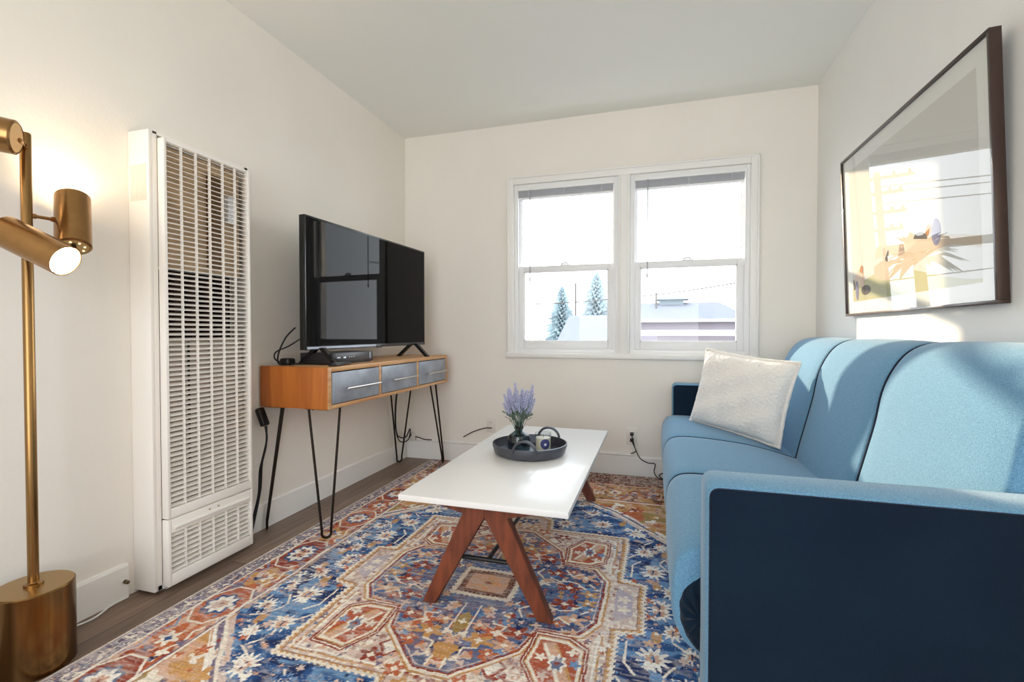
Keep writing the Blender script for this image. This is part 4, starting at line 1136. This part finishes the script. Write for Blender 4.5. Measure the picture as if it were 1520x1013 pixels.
    for u, v, r, c in [(.125, .275, .042, orange), (.085, .325, .032, gold), (.165, .325, .026, peach), (.19, .255, .03, rust), (.06, .25, .022, peach), (.13, .375, .02, orange), (.30, .055, .03, rust), (.35, .14, .03, peach), (.24, .15, .028, rust), (.38, .03, .022, gold), (.20, .06, .02, cream), (.30, .175, .018, orange)]:
        star(u, v, r, 5, .45, c, R.random() * 6, 1.2, .8, clip=mm); star(u, v, r * .35, 4, .3, cream, clip=mm)
    poly([(.0, .19), (.022, .22), (.022, .29), (0, .315)], olive); star(0, .25, .012, 4, .3, cream); line([(.028, .15), (.030, .30), (.0, .33)], cream, .0028)
    for p in [[(.05, .43), (.05, .37), (.09, .36)], [(.025, .47), (.022, .43)], [(.10, .23), (.145, .235), (.13, .27), (.16, .29)], [(.29, .10), (.33, .09), (.36, .06)], [(.22, .11), (.26, .09)], [(.34, .17), (.30, .14), (.27, .18)], [(.18, .17), (.16, .13), (.19, .10)], [(.39, .08), (.37, .10)]]:
        line(p, cream, .0036)
    # --- corner lobes
    lobe = [(.248, .232), (.355, .232), (.415, .275), (.418, .47), (.30, .49), (.235, .38)]
    poly(lobe, cream); cen = (.33, .36)
    sh = lambda k: [(cen[0] + (a - cen[0]) * k, cen[1] + (b - cen[1]) * k) for a, b in lobe]
    poly(sh(.93), rust); poly(sh(.88), gold); poly(sh(.84), cream); lm = sh(.74)
    poly(lm, orange); poly(sh(.70), L(184, 84, 46))
    poly([(.275, .28), (.315, .27), (.395, .44), (.355, .455)], peach); line([(.285, .285), (.36, .45)], cream, .005); line([(.32, .28), (.39, .43)], gold, .004)
    star(.335, .36, .030, 8, .2, white, 0, .8, 1.3); star(.335, .36, .020, 6, .2, gblue, 0, .8, 1.4); star(.335, .36, .008, 4, .2, rust)
    star(.285, .345, .014, 5, .4, cream); star(.385, .35, .014, 5, .4, lblue); star(.37, .30, .014, 4, .4, cream); star(.305, .42, .014, 5, .4, pink)
    line([(.248, .232), (.355, .232), (.415, .275), (.418, .47), (.30, .49), (.235, .38), (.248, .232)], rust, .0035)
    # --- centre panel
    poly([(-.01, -.01), (.114, -.01), (.108, .094), (-.01, .094)], cream); line([(.114, 0), (.108, .094), (0, .094)], cream, .006, serr=.006)
    poly([(-.01, -.01), (.103, -.01), (.098, .083), (-.01, .083)], brown); poly([(-.01, -.01), (.092, -.01), (.088, .072), (-.01, .072)], L(140, 92, 72))
    poly([(-.01, -.01), (.078, -.01), (.074, .058), (-.01, .058)], peach); star(0, 0, .045, 8, .2, L(226, 160, 104)); star(0, 0, .022, 6, .3, gold); star(0, 0, .01, 4, .3, rust)
    for k in range(6): star(.098 - .0, k * .016, .004, 4, 0, L(190, 150, 130)); star(k * .018, .078, .004, 4, 0, L(190, 150, 130))
    # --- weave: horizontal abrash streaks, wear and speckle
    streak = vnoise(7, 230, 30) * .6 + vnoise(22, 330, 31) * .4
    col *= (1 + .50 * (streak - .5))[..., None]
    wear = np.clip(vnoise(4, 4, 32) * .45 + vnoise(36, 150, 33) * .75 - .66, 0, 1)[..., None] * 1.5
    col[:] = col * (1 - np.clip(wear, 0, .6)) + L(206, 192, 184) * np.clip(wear, 0, .6)
    spk = rng.random((ny, nx)); col[spk > .965] = col[spk > .965] * .5 + cream * .5; col[spk < .03] *= .6
    gr = col.mean(-1, keepdims=True); col[:] = np.clip((col * .86 + gr * .14) * 1.10 + .006, 0, 1)
    # --- mesh: top grid with thin edge
    zt = .006 + .0008 * (rng.random((ny, nx)) - .5)
    # gentle scalloped fringe on the far end
    co = np.stack([Xg, Yg, zt], -1).reshape(-1, 3)
    idx = np.arange(nx * ny).reshape(ny, nx)
    quads = np.stack([idx[:-1, :-1], idx[:-1, 1:], idx[1:, 1:], idx[1:, :-1]], -1).reshape(-1, 4)
    ring = np.concatenate([idx[0, :], idx[1:, -1], idx[-1, -2::-1], idx[-2:0:-1, 0]])
    base = co[ring].copy(); base[:, 2] = .0004; nb = len(ring); off = nx * ny
    co = np.concatenate([co, base]); j = np.arange(nb); j2 = (j + 1) % nb
    side = np.stack([ring, off + j, off + j2, ring[j2]], -1)
    quads = np.concatenate([quads, side])
    org = np.array([cx, cy, 0]); co = co - org
    me = bpy.data.meshes.new('area_rug'); me.vertices.add(len(co)); me.vertices.foreach_set('co', co.astype(np.float32).ravel())
    me.loops.add(quads.size); me.loops.foreach_set('vertex_index', quads.astype(np.int32).ravel())
    me.polygons.add(len(quads)); me.polygons.foreach_set('loop_start', np.arange(0, quads.size, 4, dtype=np.int32)); me.polygons.foreach_set('loop_total', np.full(len(quads), 4, np.int32))
    me.update(calc_edges=True)
    ca = me.color_attributes.new('pattern', 'FLOAT_COLOR', 'POINT')
    c4 = np.ones((len(co), 4), np.float32); c4[:off, :3] = col.reshape(-1, 3); c4[off:, :3] = col.reshape(-1, 3)[ring]
    ca.data.foreach_set('color', c4.ravel())
    m = bpy.data.materials.new('woven_rug'); m.use_nodes = True; nt = m.node_tree; b = nt.nodes['Principled BSDF']
    b.inputs['Roughness'].default_value = .95; b.inputs['Specular IOR Level'].default_value = .12
    at = nt.nodes.new('ShaderNodeAttribute'); at.attribute_name = 'pattern'
    tc = nt.nodes.new('ShaderNodeTexCoord'); mp = nt.nodes.new('ShaderNodeMapping'); mp.inputs['Scale'].default_value = (120, 700, 1)
    nt.links.new(tc.outputs['Object'], mp.inputs['Vector'])
    n = nt.nodes.new('ShaderNodeTexNoise'); n.inputs['Scale'].default_value = 1; n.inputs['Detail'].default_value = 2; nt.links.new(mp.outputs['Vector'], n.inputs['Vector'])
    r = nt.nodes.new('ShaderNodeMapRange'); r.inputs['From Min'].default_value = .3; r.inputs['From Max'].default_value = .7; r.inputs['To Min'].default_value = .78; r.inputs['To Max'].default_value = 1.16
    nt.links.new(n.outputs['Fac'], r.inputs['Value'])
    mx = nt.nodes.new('ShaderNodeMixRGB'); mx.blend_type = 'MULTIPLY'; mx.inputs[0].default_value = 1
    nt.links.new(at.outputs['Color'], mx.inputs[1]); nt.links.new(r.outputs['Result'], mx.inputs[2]); nt.links.new(mx.outputs[0], b.inputs['Base Color'])
    me.materials.append(m)
    o = bpy.data.objects.new('area_rug', me); C.objects.link(o); o.location = org
    tag(o, 'large blue, rust and gold medallion patterned rug on the plank floor', 'rug')
rug()

# ------------------------------------------------------------------ OUTSIDE
GZ = -3.0
M_gr = mat('pale_street', (112, 110, 110), .9, var=.1, vscale=.3)
M_rf1 = mat('pale_shingle', (116, 115, 124), .8, var=.08, vscale=3)
M_rf2 = mat('grey_shingle', (103, 101, 109), .8, var=.1, vscale=3)
M_rf3 = mat('teal_grey_roof', (112, 124, 130), .8, var=.1, vscale=4)
M_st = mat('pale_stucco', (150, 144, 146), .9)
M_st2 = mat('mauve_stucco', (140, 131, 138), .9)
M_ever = mat('hazy_evergreen', (172, 188, 192), .9, var=.3, vscale=1.2)  # distance haze is mixed into this pale foliage colour
M_bare = mat('hazy_twigs', (190, 188, 188), .9)  # twig colour paled to carry the haze
M_polew = mat('weathered_pole', (88, 80, 74), .9)
bm = B(); box(bm, -60, 50, 5, 110, GZ - .2, GZ)
tag(obj('street_ground', bm, M_gr, smooth=False), 'pale open ground outside beyond the windows', 'ground', kind='structure')
def house(label, x0, x1, y0, y1, eave, ridge, mr, ms, chim=None, hip=1.2):
    t = thing('house', label, 'house', ((x0 + x1) / 2, (y0 + y1) / 2, GZ))
    bm = B(); box(bm, x0 + .4, x1 - .4, y0 + .4, y1 - .4, GZ, eave); obj('wall', bm, ms, t, smooth=False)
    bm = B(); yc = (y0 + y1) / 2
    vs = [bm.verts.new(p) for p in [(x0, y0, eave), (x1, y0, eave), (x1, y1, eave), (x0, y1, eave), (x0 + hip, yc, ridge), (x1 - hip, yc, ridge)]]
    for f in [(0, 1, 5, 4), (1, 2, 5), (2, 3, 4, 5), (3, 0, 4), (3, 2, 1, 0)]: bm.faces.new([vs[i] for i in f])
    obj('roof', bm, mr, t, smooth=False)
    bm = B(); box(bm, x0, x1, y0 - .05, y0 + .08, eave - .11, eave + .01); obj('fascia', bm, M_vinyl, t, smooth=False)
    return t
# left window: bright gable roof
h1 = house('pale roofed house seen in the left window beside the conifers', -3.5, -1.1, 17, 20.5, .45, 1.62, M_rf1, M_st, hip=.25)
# right window: long low building
h2 = house('long low grey-roofed building across the right window', -1.75, 3.7, 21, 28, 1.50, 2.40, M_rf2, M_st2, hip=.8)
bm = B(); box(bm, .2, 1.3, 24.0, 25.0, 2.2, 2.52)
vs = [bm.verts.new(p) for p in [(0, 23.8, 2.52), (1.55, 23.8, 2.52), (1.55, 25.2, 2.52), (0, 25.2, 2.52), (.5, 24.5, 2.72), (1.05, 24.5, 2.72)]]
for f in [(0, 1, 5, 4), (1, 2, 5), (2, 3, 4, 5), (3, 0, 4), (3, 2, 1, 0)]: bm.faces.new([vs[i] for i in f])
obj('roof_cupola', bm, M_rf3, h2, smooth=False)
bm = B(); tube(bm, [(.05, 23.2, 1.9), (.05, 23.2, 2.80)], .04, 8); obj('vent_pipe', bm, M_polew, h2)
h3 = house('low carport roof in front of the long building in the right window', -.35, 3.6, 11.5, 14.5, .99, 1.02, M_rf1, M_st2, hip=.2)
def conifer(x, y, h, w, label, seed):
    t = thing('conifer_tree', label, 'tree', (x, y, GZ)); R = random.Random(seed)
    bm = B(); tube(bm, [(x, y, GZ), (x, y, GZ + h * .9)], .16, 8, radii=[.2, .05]); obj('trunk', bm, M_polew, t)
    bm = B(); n = 420
    for k in range(n):
        f = k / n; z = GZ + h * (.12 + .88 * f); rad = w * (1 - f) ** .6 * (.75 + .5 * R.random())
        a = k * 2.4; tip = Vector((x + rad * math.cos(a), y + rad * math.sin(a), z - .12 * rad + .1)); root = Vector((x, y, z + .15))
        d = tip - root; s = Vector((-math.sin(a), math.cos(a), 0)) * (.16 * w * (1 - f) + .07)
        mid = root + d * .55; v = [bm.verts.new(p) for p in (root, mid + s + Vector((0, 0, .1)), tip, mid - s + Vector((0, 0, .1)), mid - Vector((0, 0, .22 * w * (1 - f) + .08)))]
        bm.faces.new((v[0], v[1], v[2])); bm.faces.new((v[0], v[2], v[3])); bm.faces.new((v[1], v[4], v[2])); bm.faces.new((v[3], v[2], v[4])); bm.faces.new((v[0], v[4], v[1])); bm.faces.new((v[0], v[3], v[4]))
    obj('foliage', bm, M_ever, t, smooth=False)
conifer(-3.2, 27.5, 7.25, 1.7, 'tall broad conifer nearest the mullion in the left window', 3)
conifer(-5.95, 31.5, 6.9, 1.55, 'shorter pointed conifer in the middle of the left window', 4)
def twiggy(x, y, h, label, seed):
    R = random.Random(seed); bm = B()
    def br(p, d, l, r, n):
        q = p + d * l; tube(bm, [p, q], r, 5, radii=[r, r * .65])
        if n == 0: return
        for _ in range(3 if n > 1 else 4):
            nd = (d + Vector((R.uniform(-.7, .7), R.uniform(-.7, .7), R.uniform(-.1, .5)))).normalized(); br(q, nd, l * .72, r * .6, n - 1)
    br(Vector((x, y, GZ)), Vector((0, 0, 1)), h * .36, .12, 5)
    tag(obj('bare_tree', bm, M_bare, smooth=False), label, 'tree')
twiggy(-8.3, 34.5, 5.4, 'bare hazy tree at the left edge of the left window', 5)
twiggy(-10.2, 39, 5.6, 'bare hazy tree just left of the shorter conifer', 6)
twiggy(5.1, 31.5, 5.9, 'bare twiggy tree at the right edge of the right window', 8)
def upole(x, y, top, arms, label, k=1):
    t = thing('utility_pole', label, 'utility pole', (x, y, GZ))
    bm = B(); tube(bm, [(x, y, GZ), (x, y, top)], .15, 12, radii=[.19 * k, .13 * k]); obj('post', bm, M_polew, t)
    for i, (z, w) in enumerate(arms):
        bm = B(); box(bm, x - w, x + w, y - .22, y - .10, z - .07, z + .07)
        for s in (-.9, -.45, .45, .9): lathe(bm, [(0, 0), (.05, 0), (.07, .08), (.04, .16), (0, .18)], (x + s * w, y - .16, z + .07), 8)
        obj('crossarm', bm, M_polew, t, smooth=False)
upole(-8.6, 26.2, 7.6, [(7.3, 1.35), (6.6, .9), (5.7, .95), (4.9, .8)], 'wooden utility pole with crossarms reflected in the picture glass')
upole(-4.8, 30, 4.05, [], 'thin bare pole standing between the two conifers', .4)
def palm(x, y, h, label):
    t = thing('palm_tree', label, 'tree', (x, y, GZ)); R = random.Random(4)
    bm = B(); tube(bm, [(x, y, GZ), (x + .1, y, GZ + h)], .2, 10, radii=[.26, .18]); obj('trunk', bm, M_polew, t)
    bm = B(); c = Vector((x + .1, y, GZ + h))
    for k in range(70):
        a = R.random() * 2 * PI; e = R.uniform(-.3, 1.4); L_ = R.uniform(1.2, 1.7); d = Vector((math.cos(a) * math.cos(e), math.sin(a) * math.cos(e), math.sin(e)))
        p1 = c + d * L_ * .55; p2 = c + d * L_ + Vector((0, 0, -.45)); s = d.cross(Vector((0, 0, 1))).normalized() * .16
        v = [bm.verts.new(p) for p in (c, p1 + s, p2, p1 - s, p1 + Vector((0, 0, .1)))]
        bm.faces.new((v[0], v[1], v[4])); bm.faces.new((v[1], v[2], v[4])); bm.faces.new((v[2], v[3], v[4])); bm.faces.new((v[3], v[0], v[4]))
    obj('fronds', bm, mat('palm_green', (104, 116, 106), .9, var=.3, vscale=1.2), t, smooth=False)
palm(-8.3, 22.3, 6.0, 'bushy palm beside the utility pole reflected in the picture glass')
bm = B(); tube(bm, [(-24, 26, 3.0), (-12, 25, 2.6), (-6, 24.5, 2.45), (-1, 24, 2.68), (3.5, 23, 3.15), (14, 22, 4.9)], .028, 6, 6)
tag(obj('overhead_wire', bm, M_polew), 'lower overhead wire sagging across both windows', 'wire')
for i, z in enumerate((6.9, 6.6, 6.1)):
    bm = B(); tube(bm, [(-40, 30, z + 1), (-22, 27.5, z - .1), (-8.6, 26, z), ], .025, 6, 6)
    tag(obj('overhead_wire', bm, M_polew), ['topmost', 'middle', 'lowest'][i] + ' of the three wires running left from the crossarm pole', 'wire')
bm = B(); tube(bm, [(-16, 15, -.25), (-8, 15, -.35), (-1, 15, -.30)], .02, 6, 5)
tag(obj('overhead_wire', bm, M_polew), 'low cable crossing in front of the houses in the left window', 'wire')

# ------------------------------------------------------------------ LIGHT
w = bpy.data.worlds.new('sky'); S.world = w; w.use_nodes = True; nt = w.node_tree
bg = nt.nodes['Background']; tc = nt.nodes.new('ShaderNodeTexCoord'); sx = nt.nodes.new('ShaderNodeSeparateXYZ')
nt.links.new(tc.outputs['Generated'], sx.inputs[0]); rp = nt.nodes.new('ShaderNodeValToRGB')
e = rp.color_ramp.elements; e[0].position = .0; e[0].color = (.95, .97, 1, 1); e[1].position = .8; e[1].color = (.70, .83, 1, 1)
nt.links.new(sx.outputs['Z'], rp.inputs['Fac']); nt.links.new(rp.outputs['Color'], bg.inputs['Color'])
SKY = 6.0
bg.inputs['Strength'].default_value = SKY
# low winter sun in through the right-hand side of the pair of windows
sd = bpy.data.lights.new('sun', 'SUN'); sd.energy = 9.0; sd.color = (1.0, .77, .53); sd.angle = math.radians(1.2)
so = bpy.data.objects.new('sun', sd); C.objects.link(so)
dirv = Vector((.685, -1.0, -.28)).normalized()
so.rotation_euler = Vector((0, 0, -1)).rotation_difference(dirv).to_euler(); so.location = (-10, 18, 6)
# sky portals at the openings
def portal(x0, x1, z0, z1, y, flip):
    a = bpy.data.lights.new('sky_portal', 'AREA'); a.shape = 'RECTANGLE'; a.size = x1 - x0; a.size_y = z1 - z0; a.cycles.is_portal = True
    o = bpy.data.objects.new('sky_portal', a); C.objects.link(o); o.location = ((x0 + x1) / 2, y, (z0 + z1) / 2); o.rotation_euler = (PI / 2 * (-1 if flip else 1), 0, 0)
portal(*OX[0], OZ0, OZ1, YB + .17, True); portal(*OX[1], OZ0, OZ1, YB + .17, True); portal(RX0, RX1, RZ0, RZ1, YR - .12, False)

# ------------------------------------------------------------------ CAMERA
cd = bpy.data.cameras.new('camera'); cam = bpy.data.objects.new('camera', cd); C.objects.link(cam); S.camera = cam
cd.sensor_width = 36; cd.sensor_fit = 'HORIZONTAL'; cd.lens = 707.0 / 1520 * 36; cd.clip_start = .02; cd.clip_end = 300
cam.location = (0, 0, .957); cam.rotation_euler = (math.radians(90 - 1.05), 0, math.radians(16.7))

S.view_settings.view_transform = 'Standard'; S.view_settings.look = 'None'; S.view_settings.gamma = 1; S.view_settings.use_curve_mapping = False
S.view_settings.exposure = -0.02
try:
    S.cycles.max_bounces = 16; S.cycles.diffuse_bounces = 8; S.cycles.transparent_max_bounces = 16; S.cycles.sample_clamp_indirect = 8
    S.cycles.use_denoising = True
except Exception: pass
